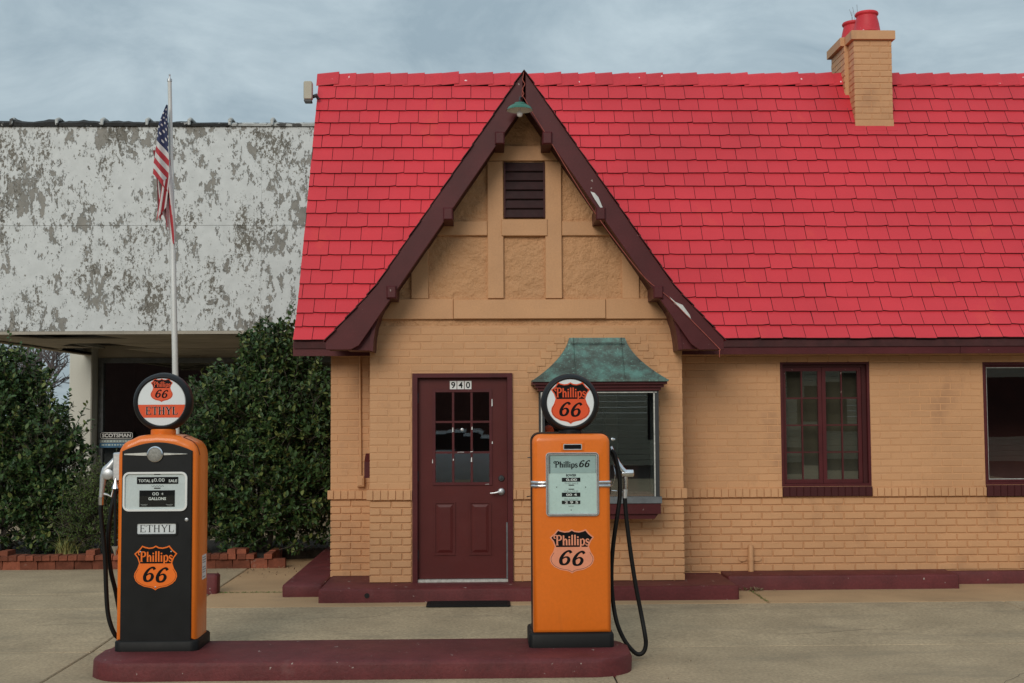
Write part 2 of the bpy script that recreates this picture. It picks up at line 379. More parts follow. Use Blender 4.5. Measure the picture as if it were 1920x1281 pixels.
def copper():
    mt, nt, bs = newmat('verdigris_copper')
    n1 = noise(nt, 5, 8, .68); n2 = noise(nt, 38, 6, .7); n3 = noise(nt, 9, 6, .6, stretch=(2, 2, .35))
    a = ramp(nt, n1.outputs['Fac'], [(.3, (.045, .05, .043)), (.48, (.085, .115, .10)), (.66, (.13, .27, .235))]).outputs[0]
    f = ramp(nt, n2.outputs['Fac'], [(.56, (0, 0, 0)), (.68, (.8, .8, .8))]).outputs[0]
    c = mixc(nt, f, a, (.20, .40, .34, 1))
    f2 = ramp(nt, n3.outputs['Fac'], [(.6, (0, 0, 0)), (.75, (.6, .6, .6))]).outputs[0]
    c = mixc(nt, f2, c, (.17, .36, .31, 1))
    nt.links.new(c, bs.inputs['Base Color']); bs.inputs['Roughness'].default_value = .55; bs.inputs['Metallic'].default_value = .25
    b = add(nt, 'ShaderNodeBump'); b.inputs['Strength'].default_value = .3; b.inputs['Distance'].default_value = .006
    nt.links.new(n2.outputs['Fac'], b.inputs['Height']); nt.links.new(b.outputs[0], bs.inputs['Normal']); return mt
M['copper'] = copper()
def peeling():
    mt, nt, bs = newmat('peeling_white_paint')
    big = noise(nt, .9, 3, .5); mid = noise(nt, 3.6, 9, .70, stretch=(1.1, 1, .75)); fine = noise(nt, 11, 8, .72, stretch=(1.15, 1, .6))
    low = noise(nt, 2.0, 3, .5)
    # threshold drifts with the large noise, so that peeling gathers in drifts
    s1 = add(nt, 'ShaderNodeMath', operation='MULTIPLY'); s1.inputs[1].default_value = .40; nt.links.new(mid.outputs['Fac'], s1.inputs[0])
    s2 = add(nt, 'ShaderNodeMath', operation='MULTIPLY'); s2.inputs[1].default_value = .58; nt.links.new(fine.outputs['Fac'], s2.inputs[0])
    s3 = add(nt, 'ShaderNodeMath', operation='MULTIPLY'); s3.inputs[1].default_value = .22; nt.links.new(big.outputs['Fac'], s3.inputs[0])
    a1 = add(nt, 'ShaderNodeMath', operation='ADD'); a2 = add(nt, 'ShaderNodeMath', operation='ADD')
    nt.links.new(s1.outputs[0], a1.inputs[0]); nt.links.new(s2.outputs[0], a1.inputs[1])
    nt.links.new(a1.outputs[0], a2.inputs[0]); nt.links.new(s3.outputs[0], a2.inputs[1])
    mask = ramp(nt, a2.outputs[0], [(.640, (0, 0, 0)), (.650, (1, 1, 1))]).outputs[0]
    sp = noise(nt, 27, 6, .75, stretch=(1.1, 1, .7)); dr = noise(nt, 1.5, 5, .6, stretch=(1.4, 1, .6))
    t1 = add(nt, 'ShaderNodeMath', operation='MULTIPLY'); t1.inputs[1].default_value = .7; nt.links.new(sp.outputs['Fac'], t1.inputs[0])
    t2 = add(nt, 'ShaderNodeMath', operation='MULTIPLY_ADD'); t2.inputs[1].default_value = .6; nt.links.new(dr.outputs['Fac'], t2.inputs[0]); nt.links.new(t1.outputs[0], t2.inputs[2])
    speck = ramp(nt, t2.outputs[0], [(.715, (0, 0, 0)), (.735, (1, 1, 1))]).outputs[0]
    paint = ramp(nt, noise(nt, 6, 6).outputs['Fac'], [(.3, (.56, .57, .56)), (.7, (.66, .67, .66))]).outputs[0]
    bare = ramp(nt, noise(nt, 4, 6, .7).outputs['Fac'], [(.3, (.20, .19, .17)), (.6, (.29, .27, .24)), (.8, (.38, .32, .24))]).outputs[0]
    c = mixc(nt, mask, paint, bare); c = mixc(nt, speck, c, (.165, .150, .125, 1)); nt.links.new(c, bs.inputs['Base Color']); bs.inputs['Roughness'].default_value = .8
    inv = add(nt, 'ShaderNodeMath', operation='SUBTRACT'); inv.inputs[0].default_value = 1; nt.links.new(mask, inv.inputs[1])
    b = add(nt, 'ShaderNodeBump'); b.inputs['Strength'].default_value = .8; b.inputs['Distance'].default_value = .012
    nt.links.new(inv.outputs[0], b.inputs['Height']); nt.links.new(b.outputs[0], bs.inputs['Normal']); return mt
M['peeling'] = peeling()

# ------------------------------------------------------------------ lettering (own strokes, plus Blender's built-in font)
def stroke(mb, path, w, y, closed=False, n=5, shear=0.0, T=None):
    """flat ribbon facing -Y; path [(x,z)] or [(x,z,halfwidth)]"""
    pp = [(p[0], p[1], p[2] if len(p) > 2 else w) for p in path]
    if n > 1: sm = catmull([Vector(p) for p in pp], n, closed)
    else: sm = [Vector(p) for p in pp]
    k = len(sm); L, Rr = [], []
    for i in range(k):
        a = sm[i - 1] if (closed or i) else sm[i]; b = sm[(i + 1) % k] if (closed or i < k - 1) else sm[i]
        d = Vector((b.x - a.x, b.y - a.y)); d.normalize()
        nx, nz_ = -d.y, d.x; h = sm[i].z
        L.append((sm[i].x + nx * h, sm[i].y + nz_ * h)); Rr.append((sm[i].x - nx * h, sm[i].y - nz_ * h))
    def X(p): x, z = p[0] + shear * p[1], p[1]; x, z = T(x, z) if T else (x, z); return (x, y, z)
    li, ri = mb.pts([X(p) for p in L]), mb.pts([X(p) for p in Rr])
    for i in range(k if closed else k - 1): mb.face([li[i], li[(i + 1) % k], ri[(i + 1) % k], ri[i]])
GLY = {  # (strokes, advance); strokes: (points, halfwidth, smooth)
 'P': ([([(.20, .0), (.20, .96)], .075, 1), ([(.20, .93, .045), (.42, .95, .05), (.56, .82, .075), (.55, .62, .075), (.42, .50, .05), (.24, .48, .035)], .06, 5),
        ([(.20, .95, .045), (.02, .97, .05), (-.10, .86, .05), (-.07, .70, .05), (.05, .66, .04)], .05, 5), ([(.08, .03), (.32, .03)], .03, 1)], .70),
 'h': ([([(.10, .0), (.10, .95)], .07, 1), ([(.02, .90), (.12, .95)], .03, 1), ([(.15, .44, .03), (.26, .60, .05), (.38, .50, .07), (.39, .25, .07), (.39, .0, .07)], .06, 5),
        ([(.02, .025), (.20, .025)], .025, 1), ([(.31, .025), (.49, .025)], .025, 1)], .55),
 'i': ([([(.10, .0), (.10, .60)], .07, 1), ([(.02, .56), (.12, .60)], .03, 1), ([(.10, .72), (.10, .86)], .07, 1), ([(.02, .025), (.20, .025)], .025, 1)], .27),
 'l': ([([(.10, .0), (.10, 1.0)], .07, 1), ([(.02, .95), (.12, 1.0)], .03, 1), ([(.02, .025), (.20, .025)], .025, 1)], .27),
 'p': ([([(.10, -.30), (.10, .60)], .07, 1), ([(.02, .56), (.12, .60)], .03, 1), ([(.14, .50, .03), (.28, .61, .05), (.42, .46, .075), (.42, .18, .075), (.28, .0, .05), (.14, .10, .03)], .06, 5)], .53),
 's': ([([(.36, .46, .04), (.30, .58, .045), (.16, .58, .055), (.08, .46, .06), (.16, .34, .075), (.30, .26, .075), (.36, .14, .06), (.26, .02, .05), (.10, .03, .045), (.04, .16, .04)], .05, 5)], .42),
 '6': ([([(.66, .83, .085), (.56, .95, .075), (.40, .93, .06), (.22, .72, .085), (.12, .40, .10), (.18, .12, .095), (.36, .04, .06), (.54, .14, .085), (.60, .36, .095), (.50, .53, .065), (.34, .53, .045), (.20, .40, .03)], .08, 6)], .80),
 'E': ([([(.14, 0), (.14, 1)], .06, 1), ([(.05, .98), (.58, .98)], .022, 1), ([(.14, .52), (.44, .52)], .02, 1), ([(.05, .02), (.60, .02)], .022, 1), ([(.57, .99), (.57, .78)], .022, 1), ([(.59, .01), (.62, .24)], .022, 1), ([(.44, .60), (.44, .43)], .02, 1)], .72),
 'T': ([([(.34, 0), (.34, 1)], .06, 1), ([(.04, .98), (.64, .98)], .022, 1), ([(.05, .99), (.02, .76)], .022, 1), ([(.63, .99), (.66, .76)], .022, 1), ([(.22, .015), (.46, .015)], .018, 1)], .74),
 'H': ([([(.15, 0), (.15, 1)], .06, 1), ([(.60, 0), (.60, 1)], .06, 1), ([(.15, .52), (.60, .52)], .02, 1)] + [([(a - .12, b), (a + .12, b)], .018, 1) for a in (.15, .60) for b in (.015, .985)], .82),
 'Y': ([([(.37, 0), (.37, .48)], .06, 1), ([(.10, 1, .06), (.37, .46, .05)], .06, 1), ([(.66, 1, .028), (.37, .46, .03)], .03, 1), ([(.0, .985), (.22, .985)], .018, 1), ([(.55, .985), (.76, .985)], .018, 1), ([(.25, .015), (.49, .015)], .018, 1)], .78),
 'L': ([([(.14, 0), (.14, 1)], .06, 1), ([(.02, .985), (.28, .985)], .018, 1), ([(.04, .02), (.56, .02)], .022, 1), ([(.55, .01), (.59, .26)], .022, 1)], .66),
}
def word(mb, txt, cx, z0, width, height, y, shear=0.0, fat=1.0, slope=0.0):
    """own-stroke word centred at cx with baseline z0, ribbons stepped 0.15 mm apart so that none is coplanar"""
    tot = sum(GLY[c][1] for c in txt) - .1
    kx = width / tot; x = 0; n = 0
    for c in txt:
        for path, hw, sm in GLY[c][0]:
            x0 = x
            def T(px, pz, x0=x0): return (cx - width / 2 + (px + x0) * kx, z0 + pz * height + slope * ((px + x0) / tot - .5) * width)
            stroke(mb, [(p[0], p[1], (p[2] if len(p) > 2 else hw) * fat) for p in path], hw * fat, y - n * .00015, n=sm, shear=shear, T=T)
            n = (n + 1) % 6
        x += GLY[c][1]
_fcache = {}
def font_text(mb, txt, cx, z0, height, y, width=None, bold=0.0):
    key = (txt, bold)
    if key not in _fcache:
        cu = bpy.data.curves.new('txt', 'FONT'); cu.body = txt; cu.size = 1.0; cu.offset = bold; cu.resolution_u = 3
        ob = bpy.data.objects.new('txt', cu); COL.objects.link(ob)
        dg = bpy.context.evaluated_depsgraph_get()
        me = bpy.data.meshes.new_from_object(ob.evaluated_get(dg))
        _fcache[key] = ([v.co.copy() for v in me.vertices], [list(p.vertices) for p in me.polygons])
        bpy.data.objects.remove(ob); bpy.data.curves.remove(cu); bpy.data.meshes.remove(me)
    vs_, fs = _fcache[key]
    if not vs_: return
    x0, x1 = min(v.x for v in vs_), max(v.x for v in vs_); zt = .70
    kz = height / zt; kx = (width / (x1 - x0)) if width else kz
    i = mb.pts([(cx + (v.x - (x0 + x1) / 2) * kx, y, z0 + v.y * kz) for v in vs_])
    for f in fs: mb.face([i[k] for k in f])

SH_HALF = [(0, .5), (.07, .462), (.16, .452), (.25, .472), (.318, .5), (.40, .40), (.504, .315), (.43, .22), (.388, .10), (.43, -.02), (.492, -.12), (.504, -.20), (.47, -.29), (.40, -.36), (.27, -.425), (.13, -.450), (.06, -.470), (0, -.51)]
SHIELD = [(-x, z) for x, z in SH_HALF[1:-1]] + [(x, z) for x, z in reversed(SH_HALF)]
def shield(parent, cx, cz, w, h, y, base_mat, letter_mat, name='shield_emblem', thick=.003, rivets=False, label=None):
    P = lambda q: [(cx + a * w, cz + b * h) for a, b in q]
    o = MB().prism(P(SHIELD), [(y, 0), (y - thick, 0)]).build(name, base_mat, parent, label=label)
    yy = y - thick
    ins = offset(SHIELD, .028)
    if sum(a * SHIELD[(i + 1) % len(SHIELD)][1] - b * SHIELD[(i + 1) % len(SHIELD)][0] for i, (a, b) in enumerate(SHIELD)) < 0: ins = offset(SHIELD, -.028)
    # black upper field: part of the inset outline above the bar
    cut = .095; top = []
    n = len(ins)
    for i in range(n):
        a, b = ins[i], ins[(i + 1) % n]
        if a[1] >= cut: top.append(a)
        if (a[1] - cut) * (b[1] - cut) < 0:
            t = (cut - a[1]) / (b[1] - a[1]); top.append((a[0] + (b[0] - a[0]) * t, cut))
    MB().poly([(a, yy - .0006, b) for a, b in P(top)]).build('black_field', M['ink'], o)
    # thin black line round the lower field
    low = [p for p in ins if p[1] < cut]
    k0 = max(range(len(low)), key=lambda k: abs(low[k][1] - low[k - 1][1]) + abs(low[k][0] - low[k - 1][0]))
    low = low[k0:] + low[:k0]
    mb = MB(); stroke(mb, [(a, b, .0035 * w) for a, b in P(low)], .003, yy - .0006, n=2); mb.build('line', M['ink'], o)
    mb = MB(); word(mb, 'Phillips', cx, cz + .135 * h, .76 * w, .235 * h, yy - .0012, fat=1.05); mb.build('lettering', letter_mat, o)
    mb = MB(); word(mb, '66', cx - .04 * w, cz - .325 * h, .56 * w, .34 * h, yy - .0008, shear=.18, fat=1.05, slope=-.06); mb.build('number', M['ink'], o)
    if rivets:
        for rx, rz in ((-.36, .36), (.36, .36), (0, -.44)):
            MB().lathe([(.006, 0), (.006, -.002), (.003, -.004)], (cx + rx * w, yy, cz + rz * h), 'y', 8).build('rivet', M['chrome'], o)
    return o

# ------------------------------------------------------------------ ground, lot and steps
def gz(Y): return 0.0 if Y <= -2.45 else .05 if Y >= -.62 else .05 * (Y + 2.45) / 1.83
g = MB().poly([(-900, -900, -.03), (900, -900, -.03), (900, 900, -.03), (-900, 900, -.03)]).build('ground', M['ground'])
g['kind'] = 'structure'
lot = MB().poly([(-30, -34, -.018), (30, -34, -.018), (30, 14, -.018), (-30, 14, -.018)]).build('concrete_lot', M['soil']); lot['kind'] = 'structure'
def slab(x0, x1, y0, y1, mt, gap=.006):
    b = MB(); x0 += gap; x1 -= gap; y0 += gap; y1 -= gap
    z0, z1 = gz(y0 - gap), gz(y1 + gap); e = .008
    i = b.pts([(x0, y0, -.015), (x1, y0, -.015), (x1, y1, -.015), (x0, y1, -.015), (x0, y0, z0 - e), (x1, y0, z0 - e), (x1, y1, z1 - e), (x0, y1, z1 - e),
               (x0 + e, y0 + e, z0), (x1 - e, y0 + e, z0), (x1 - e, y1 - e, z1), (x0 + e, y1 - e, z1)])
    for k in range(4):
        j = (k + 1) % 4
        b.face([i[k], i[j], i[4 + j], i[4 + k]]); b.face([i[4 + k], i[4 + j], i[8 + j], i[8 + k]])
    b.face(i[8:])
    return b.build('slab', mt, lot)
xs = [-14, -9.2, -6.1, -3.08, 0.0 - 30, 4.885, 8, 11, 14]
YJ = [-22, -18.5, -15, -11.6, -8.6, -5.5, -2.45, -.62]
for a, b in zip(YJ, YJ[1:]):
    for x0, x1 in ((-14, -9.2), (-9.2, -6.1), (-6.1, -3.09), (-3.09, 4.885), (4.885, 8.2), (8.2, 14)) if a > -3 else ((-14, -9.2), (-9.2, -6.1), (-6.1, -3.09), (-3.09, .9), (.9, 4.885), (4.885, 8.2), (8.2, 14)):
        slab(x0, x1, a, b, M['concrete'])
for x0, x1 in ((-14, -8), (-8, -2.775)):
    slab(x0, x1, -.62, .33, M['concrete']); slab(x0, x1, .33, 2.6, M['concrete'])
slab(-2.775, 2.665, -.62, .33, M['apron']); slab(-2.775, -1.2, .33, 4.5, M['apron'])
slab(2.665, 9, -.62, 1.0, M['apron'])
for x0, x1 in ((-14, -8), (-8, -4), (-4, 1)):
    for y0, y1 in ((4.5, 8.5), (8.5, 13.5)): slab(x0, x1, y0, y1, M['concrete'])

def rounded_block(name, x0, x1, y0, y1, z0, z1, r, mt, label, cat, bev=.02, wob=.004):
    poly = rrect(x0, x1, y0, y1, r, 8 if r > .1 else 3)
    b = MB(); b.prism(poly, [(z0, 0), (z1 - bev, 0), (z1 - bev * .3, bev * .3), (z1, bev)], axis='z')
    rnd = random.Random(hash(name) & 0xff)
    b.v = [(x + rnd.uniform(-wob, wob), y + rnd.uniform(-wob, wob), z + (rnd.uniform(-wob, wob) if z > z0 + .01 else 0)) for x, y, z in b.v]
    o = b.build(name, mt, None, smooth=35); return tag(o, label, cat)
rounded_block('pump_island', -2.81, 1.05, -3.54, -2.72, -.01, .13, .30, M['maroon_floor'], 'long maroon concrete island with rounded ends under both fuel pumps', 'kerb', .03)
rounded_block('doorstep', -1.60, 2.43, -.40, .58, .04, .18, .03, M['maroon_floor'], 'wide maroon concrete step in front of the door and bay window', 'step', .025)
rounded_block('side_step', -2.01, -1.602, .0, 3.9, .04, .172, .04, M['maroon_floor'], 'maroon concrete step running back along the left side of the building', 'step', .025)
rounded_block('long_step', 2.435, 4.79, .20, .60, .04, .195, .03, M['maroon_floor'], 'low maroon concrete step under the divided window on the right', 'step', .02)
rounded_block('plinth_strip', 4.795, 8.4, .52, .60, .04, .18, .01, M['maroon_floor'], 'thin maroon plinth strip at the right end of the wall', 'plinth', .008, .002)
rounded_block('parking_block', -3.25, -2.70, .25, .42, .045, .24, .03, M['maroon_floor'], 'maroon concrete block on the ground behind the black pump', 'block', .02)
# hairline cracks in the slabs
rnd_ = random.Random(12)
for x_, y_, ang, n_ in ((.25, -.62, -80, 6), (-1.6, -1.2, 10, 16), (2.4, -2.0, -12, 18), (-3.9, -1.4, 25, 14), (3.2, -4.2, 40, 16), (-2.42, 1.0, 70, 14), (5.4, -1.9, -30, 12)):
    pth = []; a_ = R(ang)
    for k in range(n_):
        pth.append((x_, y_)); a_ += rnd_.gauss(0, .35); a_ += (R(ang) - a_) * .3; x_ += .07 * math.cos(a_); y_ += .07 * math.sin(a_)
    b = MB(); L_ = [(p[0], p[1] + .0022 * (1 if k % 2 else .6), gz(p[1]) + .0012) for k, p in enumerate(pth)]; R_ = [(p[0] + .001, p[1] - .0022, gz(p[1]) + .0012) for p in pth]
    for k in range(n_ - 1): b.quad(L_[k], L_[k + 1], R_[k + 1], R_[k])
    b.build('crack', M['soil'], lot)
# drain hole in the doorstep front
hx = at(688, 1117, -.40); MB().lathe([(.024, -.001), (.024, -.006)], (hx.x, -.40, hx.z), 'y', 16).build('drain_hole', M['void'], bpy.data.objects['doorstep'])
# rubber mat
a0, a1 = -.56, .225
mt_ = MB().prism(rrect(a0, a1, -.72, -.43, .02), [(.053, 0), (.062, 0), (.066, .006)], axis='z').build('door_mat', M['rubber'])
tag(mt_, 'thin black rubber mat on the ground before the doorstep', 'mat')
for k in range(11):
    y0 = -.71 + k * .025; MB().box((a0 + .03, y0, .064), (a1 - .03, y0 + .012, .069)).build('rib', M['rubber'], mt_)

# ------------------------------------------------------------------ station building
YB, YM = 0.0, 0.60            # front plane of the entrance bay, front plane of the main wall
ST = thing('cottage_station', (0.4, .6, .05), 'peach painted brick cottage station with steep red shingle roof and front gable', 'building')
BX0, BX1 = -1.150, 1.970      # bay
MX0, MX1 = -1.612, 8.2        # main body
YBK = 3.80
DX0, DX1 = -.728, .268        # door frame
DZ0, DZ1 = .182, 2.244
VX0, VX1, VZ0, VZ1 = .58, 1.70, .86, 2.12   # bay-window opening
W1 = (3.085, 4.035, .96, 2.365); W2 = (5.235, 6.95, .96, 2.355)
W1x0 = (AX(1462, 678, YM) + AX(1467, 931, YM)) / 2; W1x1 = (AX(1630, 678, YM) + AX(1635, 930, YM)) / 2
W1 = (W1x0, W1x1, AZ(1550, 912, YM), AZ(1550, 678, YM)); W2 = (AX(1845, 790, YM), AX(1845, 790, YM) + 1.75, AZ(1880, 909, YM), AZ(1880, 679, YM))
ZSOF = 2.46
def wall_boxes(b, y0, y1, x0, x1, z0, z1, holes):
    xsn = sorted({x0, x1, *[h[0] for h in holes], *[h[1] for h in holes]})
    for a, c in zip(xsn, xsn[1:]):
        zs = [(h[2], h[3]) for h in holes if h[0] <= a + 1e-6 and h[1] >= c - 1e-6]
        z = z0
        for h0, h1 in sorted(zs):
            if h0 > z: b.box((a, y0, z), (c, y1, h0))
            z = h1
        if z < z1: b.box((a, y0, z), (c, y1, z1))
bay_wall = MB(); wall_boxes(bay_wall, YB + .0125, YB + .16, BX0 + .012, BX1 - .012, .17, 2.72, [(DX0, DX1, 0, DZ1), (VX0, VX1, VZ0, VZ1)])
wall_boxes(bay_wall, YB + .0042, YB + .0122, BX0 + .004, BX1 - .004, 1.05, 2.715, [(DX0, DX1, 0, DZ1), (VX0, VX1, VZ0, VZ1)])
bay_wall.box((BX0 + .012, .161, .17), (BX0 + .16, .70, 2.72)); bay_wall.box((BX1 - .16, .161, .17), (BX1 - .012, .70, 2.72))
bay_wall = bay_wall.build('entrance_wall', M['peach'], ST)
main_wall = MB()
wall_boxes(main_wall, YM + .0125, YM + .18, MX0 + .012, BX0 - .002, .10, 2.62, [])
wall_boxes(main_wall, YM + .0125, YM + .18, BX1 + .002, MX1, .10, 2.62, [W1, W2])
wall_boxes(main_wall, YM + .0042, YM + .0122, MX0 + .004, BX0 - .002, 1.03, 2.61, []); wall_boxes(main_wall, YM + .0042, YM + .0122, BX1 + .002, MX1, 1.03, 2.61, [W1, W2])
main_wall.box((MX0 + .012, YM + .181, .10), (MX0 + .16, YBK, 2.62)); main_wall.box((MX1 - .16, YM + .181, .10), (MX1, YBK, 2.62))
main_wall.box((MX0 + .161, YBK - .16, .10), (MX1 - .161, YBK, 2.62))
main_wall = main_wall.build('main_wall', M['peach'], ST)
# end gables
for xx in (MX0 + .02, MX1 - .18):
    MB().prism([(.7, 2.62), (3.7, 2.62), (2.185, 5.55)], [(xx, 0), (xx + .14, 0)], axis='x').build('gable_end', M['peach'], ST)
# interior
it = MB(); it.box((MX0 + .17, .79, .15), (MX1 - .17, YBK - .17, .17)); it.box((BX0 + .17, .17, .15), (BX1 - .17, .789, .17)); it.box((MX0 + .17, .79, 2.66), (MX1 - .17, YBK - .17, 2.69)); it.build('floor', M['interior'], ST)
it = MB(); it.box((MX0 + .17, 3.0, .171), (MX1 - .17, 3.05, 2.65)); it.box((2.35, .79, .171), (2.40, 2.99, 2.65)); it.build('partition', M['interior'], ST)
it = MB(); it.box((1.47, 2.86, .171), (1.62, 2.995, 2.5)); it.box((.75, 2.87, 1.88), (1.469, 2.996, 2.5)); it.build('inner_door_trim', M['int_cream'], ST)
MB().box((1.32, 1.9, .171), (1.75, 2.3, 1.25)).build('counter', M['interior'], ST)

# ---- bricks
BR = []                       # (matrix, pixel area, parent)
BH = .0722
def brick(cx, cz, w, h, y, proud, parent, face='front', area=True):
    j = random.uniform
    if face == 'front':
        Mx = Matrix.Translation((cx, y + j(-.0012, .0012), cz)) @ Matrix.Rotation(j(-.006, .006), 4, 'Y') @ Matrix.Diagonal((w, proud, h, 1))
        c = (cx, y, cz)
    else:                     # faces -X
        Mx = Matrix.Translation((y + j(-.0012, .0012), cx, cz)) @ Matrix.Rotation(-math.pi / 2, 4, 'Z') @ Matrix.Diagonal((w, proud, h, 1))
        c = (y, cx, cz)
    px, py = proj(c); s = FPX / (c[1] - CAM.y)
    a = w * h * s * s * (1 if face == 'front' else .3)
    vis = -10 < px < 1930 and 0 < py < 1281
    if 996 < px < 1150 and 700 < py < 1225: vis = False
    if 985 < px < 1250 and 640 < py < 960 and abs(y) < .02: vis = vis and not (1010 < px < 1235 and 715 < py < 960)
    BR.append((Mx, a if vis else 0, parent))
def course_row(x0, x1, z, h, L, off, y, proud, parent, holes=(), joint=.011, face='front', jit=.0):
    x = x0 - off
    while x < x1 - .01:
        a, b = max(x, x0), min(x + L, x1); x += L
        segs = [(a, b)]
        for hx0, hx1, hz0, hz1 in holes:
            if hz0 < z + h / 2 < hz1:
                ns = []
                for s0, s1 in segs:
                    if s1 <= hx0 or s0 >= hx1: ns.append((s0, s1))
                    else:
                        if s0 < hx0: ns.append((s0, hx0))
                        if s1 > hx1: ns.append((hx1, s1))
                segs = ns
        for s0, s1 in segs:
            ja = joint / 2 if s0 > x0 + 1e-4 else 0; jb = joint / 2 if s1 < x1 - 1e-4 else 0
            if s1 - s0 > .03: brick((s0 + ja + s1 - jb) / 2, z + h / 2, s1 - s0 - ja - jb, h - joint, y, proud, parent, face)
def brickwork(x0, x1, zb, belt0, belt1, ztop, Y, parent, holes, sill_holes, seedoff=0.0, face='front', beltdy=.028):
    n = round((belt0 - zb) / .0735); h = (belt0 - zb) / n
    for k in range(n): course_row(x0, x1, zb + k * h, h, .2155, (k % 2) * .1077 + seedoff, Y + random.uniform(-.001, .001), .030, parent, holes, joint=.0105, face=face)
    hb = belt1 - belt0
    xa_ = x0
    for h0, h1 in sorted((h[0], h[1]) for h in sill_holes) + [(x1, x1)]:
        if h0 > xa_ + .02: MB().box((xa_ - (.024 if xa_ == x0 else 0), Y - beltdy + .014, belt0 + .004), (h0 + (.024 if h0 == x1 else 0), Y + .0045, belt1 - .002)).build('belt_course', M['peach'], parent)
        xa_ = h1
    course_row(x0 - .028, x1 + .028, belt0, hb + .004, .0745, .01, Y - beltdy, .055, parent, sill_holes, joint=.007, face=face)
    n = round((ztop - belt1) / .0722); h = (ztop - belt1) / n
    for k in range(n): course_row(x0, x1, belt1 + k * h, h, .2155, (k % 2) * .1077 + seedoff + .03, Y + random.uniform(-.0006, .0006), .024, parent, holes, joint=.0065, face=face)
hol = [(DX0 - .004, DX1 + .004, 0, DZ1 + .004)]; vent = (VX0 - .02, VX1 + .02, VZ0, VZ1)
brickwork(BX0, BX1, .178, .985, 1.09, 2.70, YB, bay_wall, hol + [vent], hol + [vent])
brickwork(MX0, BX0 + .0, .155, .955, 1.052, 2.58, YM, main_wall, [], [])
w1s = (W1[0], W1[1], 0, 9); w2s = (W2[0], W2[1], 0, 9)
brickwork(BX1 + .0, MX1, .185, .948, 1.046, 2.58, YM, main_wall, [W1, W2], [w1s, w2s], seedoff=.06)
# left face of the building body (seen from a step to the side)
for k in range(11): course_row(YM + .03, YBK, .155 + k * .0727, .0727, .2155, (k % 2) * .1077, MX0, .026, main_wall, joint=.0125, face='side')
for k in range(21): course_row(YM + .03, YBK, 1.052 + k * .0722, .0722, .2155, (k % 2) * .1077, MX0, .022, main_wall, joint=.0065, face='side')
# chimney
CX0, CX1, CYF, CYB = 4.318, 4.765, 1.80, 2.58
CYM = 2.02                    # front stack ends here, the wider rear stack begins
CZT = 6.165
chim = MB(); chim.box((CX0 + .006, CYF + .006, 4.6), (CX1 - .004, CYM, CZT + .02)); chim.box((CX0 - .039, CYM + .001, 4.6), (CX1 - .03, CYB, CZT + .02))
chim.box((CX0 - .001, CYF - .006, 5.02), (CX1 + .004, CYF + .011, 5.235))
chim = chim.build('chimney', M['peach'], ST)
for k in range(13):
    z = 5.236 + k * .0722
    course_row(CX0, CX1, z, .0722, .2155, (k % 2) * .1077 + .02, CYF, .02, chim, joint=.0075)
    course_row(CYF + .02, CYM, z, .0722, .2155, (k % 2) * .1077, CX0, .02, chim, joint=.0075, face='side')
    course_row(CYM, CYB, z, .0722, .2155, (k % 2) * .1077 + .1, CX0 - .045, .02, chim, joint=.0075, face='side')
cap = MB()
def capbox(x0, x1, y0, y1): cap.prism([(x0, y0), (x1, y0), (x1, y1), (x0, y1)], [(CZT + .015, .03), (CZT + .016, 0), (CZT + .115, 0), (CZT + .125, .02)], axis='z')
capbox(CX0 - .035, CX1 + .035, CYF - .035, CYM + .02); capbox(CX0 - .085, CX1, CYM + .021, CYB + .04)
cap.build('chimney_cap', M['brick'], chim, smooth=30)
for px_, py_, sc in ((CX0 + .215, CYF + .17, 1.0), (CX0 + .17, CYM + .32, 1.0)):
    p = [(.155, 0), (.168, .02), (.152, .05), (.140, .13), (.123, .20), (.118, .225), (.133, .238), (.137, .255), (.128, .27), (.10, .272), (.095, .18)]
    MB().lathe([(r * sc, h * sc) for r, h in p], (px_, py_, CZT + .12), 'z', 32).build('chimney_pot', M['roof_cap'], chim, smooth=50)
tw = MB()
for k in range(4):
    p0 = Vector((CX0 + .14 + k * .02, CYM + .3, CZT + .36)); tw.tube([p0, p0 + Vector((random.uniform(-.04, .03), 0, .09)), p0 + Vector((random.uniform(-.08, .06), 0, .16 + .03 * k))], .002, 4)
tw.build('twig', M['twig'], chim)

UB = []
for v in range(4):
    rnd = random.Random(v); j = lambda a: rnd.uniform(-a, a)
    b = MB(); q = [(-.5, -.5), (.5, -.5), (.5, .5), (-.5, .5)]; cxs, czs = .022, .075
    r0 = b.pts([(x, 1, z) for x, z in q]); r1 = b.pts([(x, .28, z) for x, z in q])
    r2 = b.pts([((.5 - cxs + j(.008)) * (1 if x > 0 else -1), j(.05), (.5 - czs + j(.03)) * (1 if z > 0 else -1)) for x, z in q])
    for ra, rb in ((r0, r1), (r1, r2)):
        for k in range(4): b.face([ra[k], ra[(k + 1) % 4], rb[(k + 1) % 4], rb[k]])
    b.face(r2); UB.append(b.mesh('brick', M['brick']))
def scatter_pieces(items, unit, name, rest_name, mt, rest_parent, limit=300):
    """the largest in view become objects, the rest one joined part; both use the same unit meshes"""
    order = sorted(range(len(items)), key=lambda i: -items[i][1]); big = set(i for i in order[:limit] if items[i][1] > 0)
    rest = MB()
    for i, (Mx, a, par) in enumerate(items):
        u = unit[i % len(unit)]
        if i in big: meshobj(name, u, par, Mx)
        else:
            k = rest.pts([Mx @ v.co for v in u.vertices])
            for p in u.polygons: rest.face([k[q] for q in p.vertices], p.material_index)
    if rest.v:
        o = rest.build(rest_name, mt, rest_parent); o['kind'] = 'stuff'
scatter_pieces(BR, UB, 'brick', 'brickwork', M['brick'], ST)

